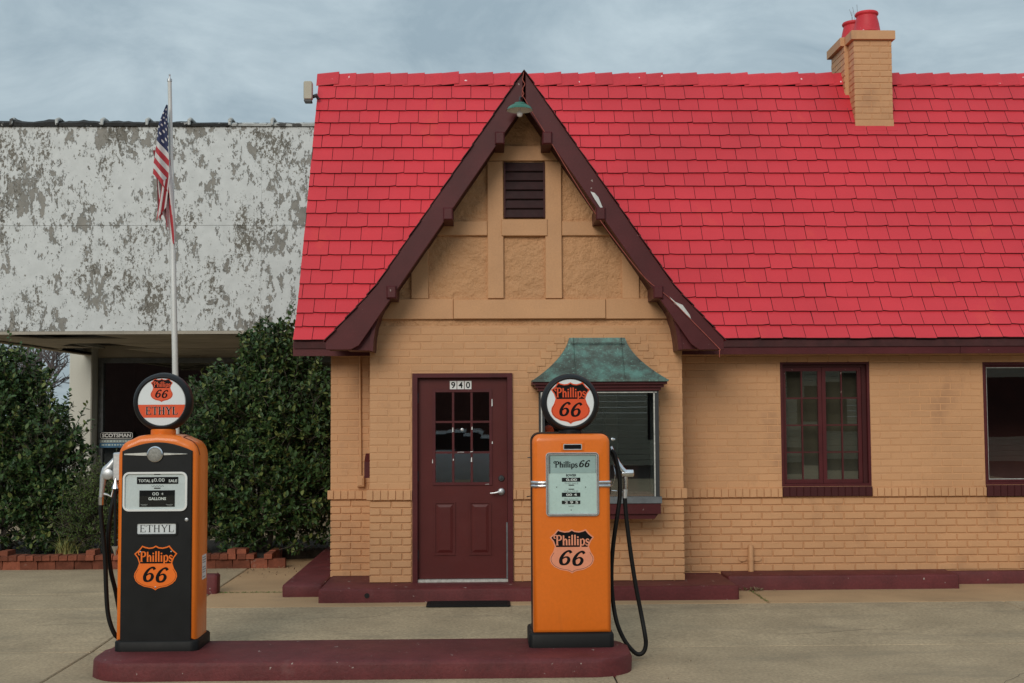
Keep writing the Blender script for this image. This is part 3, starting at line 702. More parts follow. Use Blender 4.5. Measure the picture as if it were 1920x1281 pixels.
# ---- main roof
EXPO = .189
RP = [(0.3, 2.588)]
for k in range(20):
    a = R(50 + 11 * min(1, k / 3)); RP.append((RP[-1][0] + EXPO * math.cos(a) * (.9 if k == 19 else 1), RP[-1][1] + EXPO * math.sin(a)))
RX0, RX1 = -1.962, 8.6
RIDY, RIDZ = RP[-1]
# the front gable's rake line
GY = -.40                      # front face of the bargeboards
PK = at(982.5, 133, GY); GX, GZP = PK.x, PK.z
RAKE = [(0, 0)]
gl = [at(612, 640, GY), at(652, 600, GY), at(700, 545, GY)]
def rake_z(d):                 # height below the peak at horizontal distance d from it
    return d * 1.463 if d < 1.46 else 1.46 * 1.463 + (d - 1.46) * 1.08
HALF = 1.925
deck = MB()
prof = [(y, z - .02) for y, z in RP] + [(2 * RIDY - y, z - .02) for y, z in RP[-2::-1]]
inner = [(y, z - .075) for y, z in RP] + [(2 * RIDY - y, z - .075) for y, z in RP[-2::-1]]
n = len(prof)
for x in (RX0 + .012, RX1 - .012): pass
ra = deck.pts([(RX0 + .012, y, z) for y, z in prof]); rb = deck.pts([(RX1 - .012, y, z) for y, z in prof])
rc = deck.pts([(RX0 + .012, y, z) for y, z in inner]); rd = deck.pts([(RX1 - .012, y, z) for y, z in inner])
for k in range(n - 1):
    deck.face([ra[k], ra[k + 1], rb[k + 1], rb[k]]); deck.face([rc[k], rd[k], rd[k + 1], rc[k + 1]])
    deck.face([ra[k], rc[k], rc[k + 1], ra[k + 1]]); deck.face([rb[k], rb[k + 1], rd[k + 1], rd[k]])
deck.face([ra[0], rb[0], rd[0], rc[0]]); deck.face([ra[-1], rc[-1], rd[-1], rb[-1]])
roof = deck.build('roof', M['roof_edge'], ST)
SH = []
SW = .229
for k in range(19):
    (y0, z0), (y1, z1) = RP[k], RP[k + 1]
    d = Vector((0, y1 - y0, z1 - z0)); d.normalize(); nn = Vector((0, -d.z, d.y))
    x = RX0 - (k * .61 % 1.0) * SW - random.uniform(0, .03)
    while x < RX1:
        w = SW + random.uniform(-.008, .008); a, b = max(x, RX0), min(x + w, RX1); x += w
        if b - a < .035: continue
        cx = (a + b) / 2; zc_ = (z0 + z1) / 2
        dg = (GZP - z1) / 1.463
        if abs(cx - GX) < dg - .22 and z1 < GZP - .1: continue          # inside the entrance gable
        tilt = .012 / EXPO + random.uniform(-.008, .010)
        Mx = Matrix(((1, 0, 0, cx), (0, d.y, nn.y, y0), (0, d.z, nn.z, z0), (0, 0, 0, 1)))
        drop = random.uniform(-.002, .003) + (.010 if random.random() < .025 else 0)
        Mx = Mx @ Matrix.Translation((0, -drop, .012)) @ Matrix.Rotation(-tilt, 4, 'X') @ Matrix.Rotation(random.uniform(-.005, .005) + (random.uniform(-.03, .03) if random.random() < .04 else 0), 4, 'Z')
        Mx = Mx @ Matrix.Diagonal(((b - a - .0055), EXPO + .022, 1, 1))
        pxl = proj((cx, y0, (z0 + z1) / 2)); s = FPX / (y0 - CAM.y)
        vis = 540 < pxl[0] < 1925 and 0 < pxl[1] < 1281
        if abs(cx - GX) < (GZP - zc_) / 1.463 + .04 and zc_ < GZP: vis = False
        SH.append((Mx, (b - a) * s * s * EXPO if vis else 0, roof))
US = []
for v in range(5):
    rnd = random.Random(40 + v); b = MB(); t = .0130
    lo = [(-.5, 0), (-.17, 0), (.17, 0), (.5, 0)]
    lo = [(x, rnd.uniform(-.004, .006)) for x, _ in lo]
    if v == 2: lo[3] = (.5, .05)
    if v == 4: lo[0] = (-.5, .04)
    top = b.pts([(x, y, t) for x, y in lo] + [(.5, 1, t * .7), (-.5, 1, t * .7)])
    bot = b.pts([(x, y, 0) for x, y in lo] + [(.5, 1, 0), (-.5, 1, 0)])
    b.face(top)
    for k in range(6):
        if k == 4: continue
        b.face([bot[k], bot[(k + 1) % 6], top[(k + 1) % 6], top[k]], 1)
    US.append(b.mesh('shingle', [M['roof'], M['roof_edge']]))
scatter_pieces(SH, US, 'shingle', 'shingle_field', [M['roof'], M['roof_edge']], roof)
# rear slope: plain shingle courses, never seen from the street
for k in range(0, 19):
    pass
# ridge caps
x = RX0 - .02; k = 0
ycap, zcap = RIDY, RIDZ + .02
while x < RX1 - .1:
    L = .26
    if not (CX0 - .02 < x + .1 < CX1 - .08):
        b = MB(); lift = .026 + random.uniform(-.006, .008); dn = .185
        a = R(60); cyp, czp = math.cos(a), math.sin(a)
        def rowp(xx, up): return [(xx, ycap - cyp * dn, zcap - czp * dn + up), (xx, ycap - .02, zcap - .02 + up), (xx, ycap, zcap + up), (xx, ycap + .02, zcap - .02 + up), (xx, ycap + cyp * dn, zcap - czp * dn + up)]
        tl = random.uniform(-.006, .006)
        p0, p1 = b.pts(rowp(x, .004 + tl)), b.pts(rowp(x + L, lift + tl))
        q0, q1 = b.pts([(xx, yy * 1 , zz - .011) for xx, yy, zz in rowp(x, .004 + tl)]), b.pts([(xx, yy, zz - .011) for xx, yy, zz in rowp(x + L, lift + tl)])
        for j in range(4):
            b.face([p0[j], p1[j], p1[j + 1], p0[j + 1]]); b.face([q0[j], q0[j + 1], q1[j + 1], q1[j]]); b.face([p1[j], q1[j], q1[j + 1], p1[j + 1]]); b.face([p0[j], p0[j + 1], q0[j + 1], q0[j]])
        b.face([p0[0], q0[0], q1[0], p1[0]]); b.face([p0[4], p1[4], q1[4], q0[4]])
        b.build('ridge_tile', M['roof_cap'], roof)
    x += .203; k += 1
# chimney flashing
fl = MB(); fl.box((CX0 - .03, CYF - .05, 5.07), (CX1 + .03, CYF - .007, 5.10)); fl.build('flashing', M['roof'], roof)
# eave fascia and soffit (left of and right of the entrance gable)
FZ0, FZ1 = 2.437, 2.585
for x0, x1 in ((RX0, BX0 - .02), (BX1 + .02, 4.9), (4.904, RX1)):
    MB().box((x0, .315, FZ0), (x1, .340, FZ1 - .005)).build('fascia_board', M['maroon'], ST)
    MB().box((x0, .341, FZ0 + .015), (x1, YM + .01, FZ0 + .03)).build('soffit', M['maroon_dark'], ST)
MB().prism([(.345, 2.44), (.62, 2.46), (1.0, 3.1), (2.185, 5.2), (2.185, 5.83), (.62, 3.0), (.345, 2.60)], [(RX0, 0), (RX0 + .02, 0)], axis='x').build('verge_board', M['maroon'], ST)

# ---- entrance gable
gw = MB()                     # stucco wall
GZB = 2.70
hw = (GZP - GZB) / 1.463 - .16
gw.prism([(GX - hw, GZB + .001), (GX + hw, GZB + .001), (GX, GZP - .25)], [(YB + .20, 0), (YB + .03, 0)])
stucco = gw.build('stucco_panel', M['stucco'], ST)
# finely displaced stucco skin
sk = MB(); NX, NZ = 110, 90
rnd = random.Random(3)
from mathutils import noise as mnoise
idx = {}
for i in range(NX + 1):
    for j in range(NZ + 1):
        z = GZB + (GZP - .30 - GZB) * j / NZ; ww = max(.001, (GZP - .22 - z) / 1.463); x = GX + ww * (2 * i / NX - 1)
        dsp = mnoise.fractal((x * 7, 1.7, z * 9), 1, 2, 3) * .011
        idx[i, j] = len(sk.v); sk.v.append((x, YB + .018 - dsp, z))
for i in range(NX):
    for j in range(NZ): sk.face([idx[i, j], idx[i + 1, j], idx[i + 1, j + 1], idx[i, j + 1]])
sk.build('stucco_skin', M['stucco'], ST, smooth=60)
def timber(px0, px1, py0, py1, y0=-.02, label=None, name='timber'):
    xa, xb = AX(px0, (py0 + py1) / 2, 0), AX(px1, (py0 + py1) / 2, 0); zb, za = AZ((px0 + px1) / 2, py1, 0), AZ((px0 + px1) / 2, py0, 0)
    return MB().bbox((xa, y0, zb), (xb, .03, za), .005).build(name, M['peach_wood'], ST)
timber(707, 850, 561, 599, -.018); timber(850.5, 1135, 562, 598, -.034); timber(1135.5, 1262, 560, 598, -.018)
timber(914, 944, 303, 560, -.020); timber(1022, 1053, 303, 560, -.020)
timber(812, 913.5, 415, 442, -.014); timber(940, 1026, 412, 443, -.033); timber(1053.5, 1160, 415, 442, -.014)
timber(771, 803, 443, 560.5, -.012); timber(1166, 1198, 443, 560.5, -.012)
timber(904, 1062, 274, 302, -.016)
# louvred vent
vx0, vx1, vz0, vz1 = AX(945, 357, 0), AX(1021, 357, 0), AZ(983, 409, 0), AZ(983, 305, 0)
vt = MB().box((vx0, -.004, vz0), (vx1, .0, vz1)).build('louvre_vent', M['void'], ST)
ns = 6; sh_ = (vz1 - vz0) / ns
for k in range(ns):
    z = vz0 + k * sh_
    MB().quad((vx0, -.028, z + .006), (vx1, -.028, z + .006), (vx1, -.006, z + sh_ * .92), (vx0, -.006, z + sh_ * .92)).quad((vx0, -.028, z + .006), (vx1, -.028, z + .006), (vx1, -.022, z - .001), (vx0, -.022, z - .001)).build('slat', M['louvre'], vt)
fv = MB()
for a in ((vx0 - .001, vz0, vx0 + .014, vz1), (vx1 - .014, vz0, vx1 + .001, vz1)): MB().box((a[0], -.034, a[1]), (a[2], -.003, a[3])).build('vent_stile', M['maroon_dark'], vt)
# bargeboards
BW = .335                     # vertical thickness
for sgn in (-1, 1):
    name = 'bargeboard'
    D = [.014 + i * (HALF - .014) / 24 for i in range(25)]
    outer = [(GX + sgn * d, GZP - rake_z(d)) for d in D]
    zend = AZ(640 if sgn < 0 else 1330, 656, GY)
    inn = []
    for d in D:
        z = GZP - rake_z(d) - BW
        if d > 1.46: z = GZP - rake_z(1.46) - (d - 1.46) * 1.463 - BW
        if z < zend:
            d2 = d
            zz = zend; inn.append((GX + sgn * d, zz))
        else: inn.append((GX + sgn * d, z))
    poly = outer + inn[::-1]
    if sgn > 0: poly = poly[::-1]
    MB().prism(poly, [(GY + .035, 0), (GY + .004, 0), (GY, .004)]).build(name, M['maroon'], ST)
    # soffit behind the bargeboard
    b = MB()
    for i in range(24):
        (xa, za), (xb, zb) = outer[i], outer[i + 1]
        b.quad((xa, GY + .036, za - .06), (xb, GY + .036, zb - .06), (xb, .05, zb - .06), (xa, .05, za - .06))
        b.quad((xa, GY + .036, max(zend + .01, za - .30)), (xb, GY + .036, max(zend + .01, zb - .30)), (xb, .03, max(zend + .01, zb - .30)), (xa, .03, max(zend + .01, za - .30)))
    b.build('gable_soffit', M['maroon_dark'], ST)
    # gable roof deck with shingle courses running back into the main roof
    b = MB(); e = .012
    gd = MB()
    nc = 19; 
    for c in range(nc):
        d0, d1 = HALF + .02 - c * (HALF + .02) / nc, HALF + .02 - (c + 1.15) * (HALF + .02) / nc
        d1 = max(d1, 0)
        yb_ = 2.4
        pa = (GX + sgn * d0, GZP - rake_z(d0) + .022); pb = (GX + sgn * d1, GZP - rake_z(d1) + .008)
        y = GY - .02 + random.uniform(-.012, .012)
        zm = GZP - rake_z(d0)
        # stop at the valley with the main roof
        yv = .3 + (max(zm, 2.60) - 2.588) * .555 + .12
        while y < yv:
            L = .229 + random.uniform(-.01, .01); y2 = min(y + L - .004, yv)
            dz = random.uniform(-.003, .004)
            q = [(pa[0], y, pa[1] + dz), (pa[0], y2, pa[1] + dz), (pb[0], y2, pb[1]), (pb[0], y, pb[1])]
            i0 = b.pts(q); i1 = b.pts([(x, yy, z - .012) for x, yy, z in q])
            b.face(i0)
            for s_ in range(4): b.face([i1[s_], i1[(s_ + 1) % 4], i0[(s_ + 1) % 4], i0[s_]])
            y += L
    # red on top, dark raw edges in front
    o = b.build('gable_shingles', [M['roof'], M['roof_edge']], ST); o['kind'] = 'stuff'
    for p in o.data.polygons:
        if p.normal.y < -.5: p.material_index = 1
    # deck under the shingles
    q = MB(); 
    for i in range(24):
        (xa, za), (xb, zb) = outer[i], outer[i + 1]
        q.quad((xa, GY + .002, za - .004), (xb, GY + .002, zb - .004), (xb, max(.31, .3 + (zb - 2.588) * .555 + .1), zb - .004), (xa, max(.31, .3 + (za - 2.588) * .555 + .1), za - .004))
    q.build('gable_roof_deck', M['roof_edge'], ST)
    # corbel: filler and curved edge under the rake's foot
    if sgn < 0: pts_ = [(651, 657), (693, 657.5), (694.5, 635), (698, 612), (706, 588), (719, 562), (735, 540), (700, 590)]
    else: pts_ = [(1318, 655), (1278, 655), (1276, 635), (1272, 612), (1264, 588), (1250, 562), (1232, 540), (1268, 590)]
    pl = [(AX(a, b_, -.3), AZ(a, b_, -.3)) for a, b_ in pts_]
    MB().prism(pl, [(.03, 0), (-.33, 0)]).build('corbel', M['maroon'], ST)
    cv_ = pts_[1:7]; off_ = 7 if sgn < 0 else -7
    cu = [(AX(a, b_, -.3), AZ(a, b_, -.3)) for a, b_ in cv_]; co = [(AX(a + off_, b_ + 2, -.3), AZ(a + off_, b_ + 2, -.3)) for a, b_ in cv_]
    MB().prism(cu + co[::-1], [(.02, 0), (-.345, 0)]).build('curved_bracket', M['maroon'], ST, smooth=40)
# purlin ends
for px_, py_ in ((937, 259), (1026, 259), (840, 401), (1126, 401), (734, 548), (1234, 548)):
    c = at(px_, py_, GY - .01); hwid = .047
    MB().bbox((c.x - hwid, GY - .03, c.z - .062), (c.x + hwid, .02, c.z + .06), .012).build('purlin_end', M['maroon'], ST)
# peeling white strips on the right bargeboard
for pts_ in ([(1107, 359), (1115, 362), (1122, 370), (1127, 382), (1132, 394), (1130, 396), (1121, 383), (1114, 372)], [(1255, 556), (1266, 566), (1280, 572), (1293, 590), (1296, 598), (1284, 587), (1264, 569)]):
    MB().poly([tuple(at(a, b_, GY - .012 - .004 * (i % 2))) for i, (a, b_) in enumerate(pts_)]).build('paint_flake', M['pole'], ST)

# ---- bay window with copper hood
hood = thing_parent = None
CYX = (AX(998, 712, -.3) + AX(1250, 712, -.3)) / 2
zt, zb = AZ(1120, 634, -.05), AZ(1124, 712, -.42)
hwT, hwB = (AX(1172, 634, -.08) - AX(1068, 634, -.08)) / 2, (AX(1250, 712, -.40) - AX(998, 712, -.40)) / 2
b = MB(); rows = []; NT = 14
for i in range(NT + 1):
    t = i / NT; s_ = t ** 1.9 * .75 + t * .25
    if t < .12: s_ = t * .35
    w = hwT + (hwB - hwT) * s_; dpt = .10 + (.42 - .10) * s_; z = zt + (zb - zt) * t
    rows.append([(CYX - w, .01, z), (CYX - w, -dpt, z), (CYX - w * .36, -dpt - .001, z), (CYX + w * .36, -dpt - .001, z), (CYX + w, -dpt, z), (CYX + w, .01, z)])
ids = [b.pts(r_) for r_ in rows]
for r0, r1 in zip(ids, ids[1:]):
    for k in range(5): b.face([r0[k], r0[k + 1], r1[k + 1], r1[k]])
b.face(ids[0]); b.face(ids[-1])
hood = b.build('copper_hood', M['copper'], ST, smooth=50)
for xs_ in (-.36, .36):
    b = MB(); b.tube([(CYX + xs_ * 0.5 + (r_[2 if xs_ < 0 else 3][0] - CYX) * .0 + (xs_ / .36) * hwT * .86 - xs_ * .5, r_[2][1] - .003, r_[0][2]) for r_ in rows], .006, 5); b.build('seam', M['copper'], hood)
b = MB(); b.tube([(CYX - hwT * .98, -.147, zt - .055), (CYX + hwT * .98, -.147, zt - .055)], .006, 5); b.build('seam', M['copper'], hood)
lipb = MB(); lipb.box((CYX - hwB - .006, -.432, zb - .018), (CYX + hwB + .006, .0, zb + .002)); lipb.build('hood_lip', M['copper'], hood)
bw = thing_y = -.33
bx0, bx1 = AX(1013, 830, -.33), AX(1236, 830, -.33); bz0, bz1 = AZ(1130, 932, -.33), AZ(1130, 733, -.33)
crown = MB()
for k, (o0, z0_, z1_) in enumerate(((.075, zb - .045, zb - .0185), (.045, zb - .075, zb - .0455), (.02, zb - .105, zb - .0755))):
    crown.box((bx0 - o0, -.33 - o0, z0_), (bx1 + o0, .0, z1_))
BWIN = crown.build('bay_window_crown', M['maroon'], ST)
fr = MB()
fr.box((bx0, -.33, bz1 - .01), (bx1, -.0, zb - .1055))
for xx in (bx0, bx1 - .045): fr.box((xx, -.33, bz0), (xx + .045, -.285, bz1 - .0105))
for xx in (bx0, bx1 - .045): fr.box((xx, -.045, bz0), (xx + .045, .0, bz1 - .0105))
bay_window = fr.build('bay_window', M['dark_metal'], ST)
st = MB()
for xx in (bx0 + .008, bx1 - .052): st.box((xx, -.338, bz0 + .002), (xx + .012, -.331, bz1 - .012))
st.box((bx0 + .02, -.338, bz1 - .02), (bx1 - .02, -.3305, bz1 - .011)); st.build('silver_bead', M['silver_strip'], bay_window)
MB().box((bx0 + .045, -.312, bz0), (bx1 - .045, -.306, bz1 - .011)).build('pane', M['glass'], bay_window)
for xx in (bx0 + .02, bx1 - .026): MB().box((xx, -.284, bz0), (xx + .006, -.046, bz1 - .011)).build('pane', M['glass'], bay_window)
MB().box((bx0 - .015, -.352, bz0 - .062), (bx1 + .018, .0, bz0 - .0005)).build('sill_flashing', M['lead'], bay_window)
sb = MB(); sb.box((bx0 - .005, -.340, bz0 - .165), (bx1 + .008, .0, bz0 - .0625))
sb.prism([(bx0 + .05, bz0 - .215), (bx1 - .05, bz0 - .215), (bx1 - .012, bz0 - .1655), (bx0 + .015, bz0 - .1655)], [(.0, 0), (-.315, 0)]); sb.build('sill_box', M['maroon'], bay_window)
MB().box((bx0 + .05, -.28, bz0 + .001), (bx1 - .05, .15, bz0 + .02)).build('inner_ledge', M['interior'], bay_window)
# stepped cut bricks beside the hood curve
for sgn in (-1, 1):
    for k, (pxo, py_) in enumerate(((57, 638), (72, 652), (82, 666), (93, 680), (108, 692))):
        x = AX(1120 + sgn * (pxo + 14), py_, 0); z = AZ(1120, py_, 0)
        MB().bbox((x - .055, -.006, z - .035), (x + .055, .0, z + .034), .004).build('cut_brick', M['brick'], ST)
# small red poster inside the bay, left
cpos = at(1030, 808, -.2); MB().lathe([(.055, 0), (.055, -.004)], (cpos.x - .01, -.22, cpos.z), 'y', 20).build('red_disc', M['p_red'], bay_window)

# ---- door
dfr = MB()
dfr.box((DX0, -.022, DZ0), (DX0 + .052, .09, DZ1)); dfr.box((DX1 - .052, -.022, DZ0), (DX1, .09, DZ1)); dfr.box((DX0 + .0525, -.022, DZ1 - .042), (DX1 - .0525, .09, DZ1))
door_frame = dfr.build('door_frame', M['maroon'], ST)
lx0, lx1, lz0, lz1 = DX0 + .055, DX1 - .055, DZ0 + .03, DZ1 - .045
LY = .045
gx0, gx1, gz0_, gz1_ = AX(815, 820, LY), AX(919, 820, LY), AZ(868, 906, LY), AZ(868, 734, LY)
dl = MB(); wall_boxes(dl, LY, LY + .045, lx0, lx1, lz0, lz1, [(gx0, gx1, gz0_, gz1_)])
door = dl.build('door', M['maroon_door'], ST)
# lite frame, muntins and panes
lf = MB(); o_ = [(gx0 - .02, gz0_ - .02), (gx1 + .02, gz0_ - .02), (gx1 + .02, gz1_ + .02), (gx0 - .02, gz1_ + .02)]; i_ = [(gx0 + .008, gz0_ + .008), (gx1 - .008, gz0_ + .008), (gx1 - .008, gz1_ - .008), (gx0 + .008, gz1_ - .008)]
lf.ring(o_, i_, (LY + .02, LY - .012)); lf.build('lite_frame', M['maroon'], door)
for k in (1, 2):
    xx = gx0 + (gx1 - gx0) * k / 3; MB().box((xx - .011, LY - .006, gz0_ + .008), (xx + .011, LY + .03, gz1_ - .008)).build('muntin', M['maroon'], door)
    zz = gz0_ + (gz1_ - gz0_) * k / 3; MB().box((gx0 + .008, LY - .0045, zz - .010), (gx1 - .008, LY + .029, zz + .010)).build('muntin', M['maroon'], door)
for i in range(3):
    for j in range(3):
        xa, za = gx0 + (gx1 - gx0) * i / 3, gz0_ + (gz1_ - gz0_) * j / 3
        t = random.uniform(-.0006, .0006)
        MB().quad((xa + .009, LY + .018 + t, za + .009), (xa + (gx1 - gx0) / 3 - .009, LY + .018 - t, za + .009), (xa + (gx1 - gx0) / 3 - .009, LY + .018 + t, za + (gz1_ - gz0_) / 3 - .009), (xa + .009, LY + .018, za + (gz1_ - gz0_) / 3 - .009)).build('pane', M['glass'], door)
# chips of bare primer on the muntins
ch = MB()
for px_, py_, a, b_ in ((849, 806, 2, 9), (850, 862, 2, 4), (884, 862, 2.4, 9), (885, 803, 2, 6), (922.5, 755, 2, 14), (923, 830, 2, 5), (811, 865, 1.5, 8), (884, 847, 5, 2), (862, 848, 9, 1.3), (913, 908, 8, 1.2), (868, 848, 4, 1.5)):
    p0, p1 = at(px_ - a / 2, py_ + b_ / 2, LY - .0135), at(px_ + a / 2, py_ - b_ / 2, LY - .0135); ch.poly([(p0.x, p0.y, p0.z), (p1.x, p0.y, p0.z + .003), (p1.x - .002, p0.y, p1.z), (p0.x + .002, p0.y, p1.z - .004)])
ch.build('paint_chip', M['p_white'], door)
for px0, px1 in ((814, 854), (880, 921)):
    xa, xb, za, zb_ = AX(px0, 990, LY), AX(px1, 990, LY), AZ(868, 1041, LY), AZ(868, 941, LY)
    q = MB(); o_ = [(xa, za), (xb, za), (xb, zb_), (xa, zb_)]
    q.ring(o_, offset(o_, .014), (LY + .001, LY - .010)); q.prism(offset(o_, .030), [(LY + .001, -.006), (LY - .002, 0), (LY - .010, .022)]); q.build('raised_panel', M['maroon_door'], door)
c = at(940, 922, LY); lev = MB(); lev.lathe([(.036, 0), (.036, -.006), (.030, -.014), (.014, -.018), (.012, -.05)], (c.x, LY, c.z), 'y', 20)
lev.tube([(c.x, LY - .048, c.z), (c.x - .03, LY - .052, c.z - .001), (c.x - .07, LY - .052, c.z - .010), (c.x - .11, LY - .046, c.z - .012)], [.011, .010, .008, .006], 8); lev.build('lever_handle', M['alu'], door, smooth=40)
c = at(940, 897, LY); MB().lathe([(.031, 0), (.031, -.010), (.026, -.016), (.010, -.017), (.009, -.022)], (c.x, LY, c.z), 'y', 20).build('deadbolt', M['dark_metal'], door, smooth=40)
for py_ in (746, 893, 1041):
    z = AZ(781, py_, LY); MB().tube([(lx0 - .002, LY - .012, z - .05), (lx0 - .002, LY - .012, z + .05)], .008, 8).build('hinge', M['dark_metal'], door)
for k, ch_ in enumerate('940'):
    x0, x1 = AX(843.5 + k * 13.9, 722, LY), AX(843.5 + k * 13.9 + 12.6, 722, LY); z0, z1 = AZ(860, 730, LY), AZ(860, 714.5, LY)
    p = MB().box((x0, LY - .004, z0), (x1, LY - .0005, z1)).build('number_tile', M['p_white'], door)
    q = MB(); font_text(q, ch_, (x0 + x1) / 2, z0 + .012, (z1 - z0) - .022, LY - .0048, width=(x1 - x0) * .62, bold=.02); q.build('digit', M['ink'], p)
c = at(866.5, 806, LY); MB().lathe([(.016, 0), (.016, -.006), (.006, -.010)], (c.x, LY + .015, c.z), 'y', 14).build('door_viewer', M['alu'], door)
MB().box((lx0 - .002, .0, DZ0), (lx1 + .002, .10, DZ0 + .026)).build('threshold', M['silver_strip'], door_frame)
MB().box((lx1 - .012, LY - .02, lz0), (lx1 + .002, LY - .002, lz0 + .55)).build('weather_strip', M['lead'], door_frame)

# ---- windows of the main wall
def sash(x0, x1, z0, z1, y, cols, rows_, par, fw=.040, mw=.014):
    s = MB(); o_ = [(x0, z0), (x1, z0), (x1, z1), (x0, z1)]; s.ring(o_, offset(o_, fw), (y + .03, y)); so = s.build('sash', M['maroon'], par)
    ix0, ix1, iz0, iz1 = x0 + fw, x1 - fw, z0 + fw, z1 - fw
    for k in range(1, cols):
        xx = ix0 + (ix1 - ix0) * k / cols; MB().box((xx - mw / 2, y + .002, iz0), (xx + mw / 2, y + .026, iz1)).build('muntin', M['maroon'], so)
    for k in range(1, rows_):
        zz = iz0 + (iz1 - iz0) * k / rows_; MB().box((ix0, y + .0035, zz - mw / 2), (ix1, y + .025, zz + mw / 2)).build('muntin', M['maroon'], so)
    for i in range(cols):
        for j in range(rows_):
            xa, za = ix0 + (ix1 - ix0) * i / cols, iz0 + (iz1 - iz0) * j / rows_; dxp, dzp = (ix1 - ix0) / cols, (iz1 - iz0) / rows_
            t, t2 = random.uniform(-.002, .002), random.uniform(-.002, .002)
            MB().quad((xa, y + .016 + t, za), (xa + dxp, y + .016 + t2, za), (xa + dxp, y + .016 - t, za + dzp), (xa, y + .016 - t2, za + dzp)).build('pane', M['glass'], so)
def window(W, casement, name='window'):
    x0, x1, z0, z1 = W
    b = MB(); o_ = [(x0, z0), (x1, z0), (x1, z1), (x0, z1)]; b.ring(o_, offset(o_, .028), (YM + .17, YM + .005)); wn_ = b.build(name, M['maroon'], ST)
    if casement:
        xm = (x0 + x1) / 2 - .02
        sash(x0 + .03, xm - .002, z0 + .03, z1 - .06, YM + .06, 2, 4, wn_); sash(xm + .002, x1 - .075, z0 + .03, z1 - .06, YM + .06, 2, 4, wn_)
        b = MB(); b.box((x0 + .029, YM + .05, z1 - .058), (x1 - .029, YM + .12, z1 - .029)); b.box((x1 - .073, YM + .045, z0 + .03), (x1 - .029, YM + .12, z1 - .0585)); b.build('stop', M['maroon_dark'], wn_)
        MB().box((x0 + .03, YM + .25, z0), (x1 - .03, YM + .26, z1)).build('blind', M['curtain'], wn_)
    else:
        b = MB(); o2 = offset(o_, .03); b.ring(o2, offset(o2, .022), (YM + .10, YM + .04)); b.build('sash', M['maroon'], wn_)
        b = MB(); o3 = offset(o_, .053); b.ring(o3, offset(o3, .008), (YM + .075, YM + .052)); b.build('glazing_bead', M['silver_strip'], wn_)
        o4 = offset(o_, .056); MB().quad(*[(a, YM + .066, c_) for a, c_ in o4]).build('pane', M['glass'], wn_)
    zs0, zs1 = AZ((1550 if casement else 1880), 930.5, YM), z0 - .002
    nb = round((x1 - x0) / .0735); wbr = (x1 - x0) / nb
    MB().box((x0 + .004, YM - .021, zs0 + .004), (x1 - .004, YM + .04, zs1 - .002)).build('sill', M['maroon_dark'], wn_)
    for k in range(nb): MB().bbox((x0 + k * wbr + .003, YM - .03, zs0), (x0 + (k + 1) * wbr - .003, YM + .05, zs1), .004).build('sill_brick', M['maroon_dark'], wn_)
window(W1, True); window(W2, False)

# ---- fittings on the walls
pipe = thing('vent_pipe', (AX(1408, 1075, YM - .06), YM - .06, .19), 'short peach painted vent pipe clamped low on the wall', 'pipe')
p0, p1 = at(1408, 1073, YM - .06), at(1407.5, 1022, YM - .06)
MB().tube([(p0.x, p0.y, .19), (p0.x, p0.y, p1.z - .02), (p0.x, p0.y, p1.z)], [.030, .030, .026], 14).build('pipe_shaft', M['peach'], pipe, smooth=50)
zc2 = AZ(1408, 1049, YM - .06)
q = MB(); q.lathe([(.034, -.012), (.034, .012)], (p0.x, p0.y, zc2), 'z', 14)
for s in (-1, 1): q.prism([(a, b_) for a, b_ in circle(p0.x + s * .075, zc2, .045, 14, .026)], [(YM - .004, 0), (YM - .018, 0)])
q.build('clamp', M['peach'], pipe)
cdx = AX(676.5, 780, YM - .02)
cond = thing('wall_conduit', (cdx, YM - .02, 1.0), 'thin peach painted conduit with outlet box beside the entrance corner', 'conduit')
MB().tube([(cdx - .01, YM - .02, 2.45), (cdx - .006, YM - .02, 1.9), (cdx + .002, YM - .02, 1.21)], .011, 8).build('conduit_tube', M['peach'], cond)
bz = AZ(677, 902, YM - .02); MB().bbox((cdx - .035, YM - .06, bz - .06), (cdx + .04, YM, bz + .055), .008).bbox((cdx - .022, YM - .066, bz - .045), (cdx + .022, YM - .0605, bz + .035), .003).build('outlet_box', M['peach'], cond)
mb_ = MB().prism([(.22, 1.20), (.44, 1.20), (.44, 1.44), (.36, 1.44), (.22, 1.36)], [(BX0 - .075, 0), (BX0 - .001, 0)], axis='x').build('mail_box', M['maroon'])
tag(mb_, 'small maroon box fixed to the side of the entrance bay', 'box')
# gable lamp
lp = at(974.5, 212, GY - .16)
lamp = thing('gable_lamp', (lp.x, GY - .16, lp.z), 'green enamel shade lamp with bare bulb hanging at the gable peak', 'lamp')
zs = AZ(974, 207, GY - .16)
sh1 = [(.016, .075), (.05, .072), (.055, .062), (.075, .052), (.108, .032), (.125, .006), (.128, 0)]
MB().lathe(sh1, (lp.x, lp.y, zs), 'z', 32, caps=False).build('lamp_shade', M['green_enamel'], lamp, smooth=50)
MB().lathe([(.126, .0), (.122, .006), (.10, .026), (.06, .045), (.01, .05)], (lp.x, lp.y, zs - .001), 'z', 32, caps=False).build('shade_lining', M['p_white'], lamp, smooth=50)
MB().lathe([(.012, .03), (.014, 0), (.026, -.022), (.029, -.04), (.022, -.058), (.006, -.067)], (lp.x, lp.y, zs), 'z', 20).build('bulb', M['bulb'], lamp, smooth=50)
MB().tube(catmull([(lp.x, lp.y, zs + .07), (lp.x, lp.y, zs + .11), (lp.x + .012, lp.y + .02, zs + .135), (lp.x + .03, GY - .04, zs + .12), (lp.x + .035, GY + .01, zs + .10)], 5), .009, 8).build('lamp_arm', M['dark_metal'], lamp)
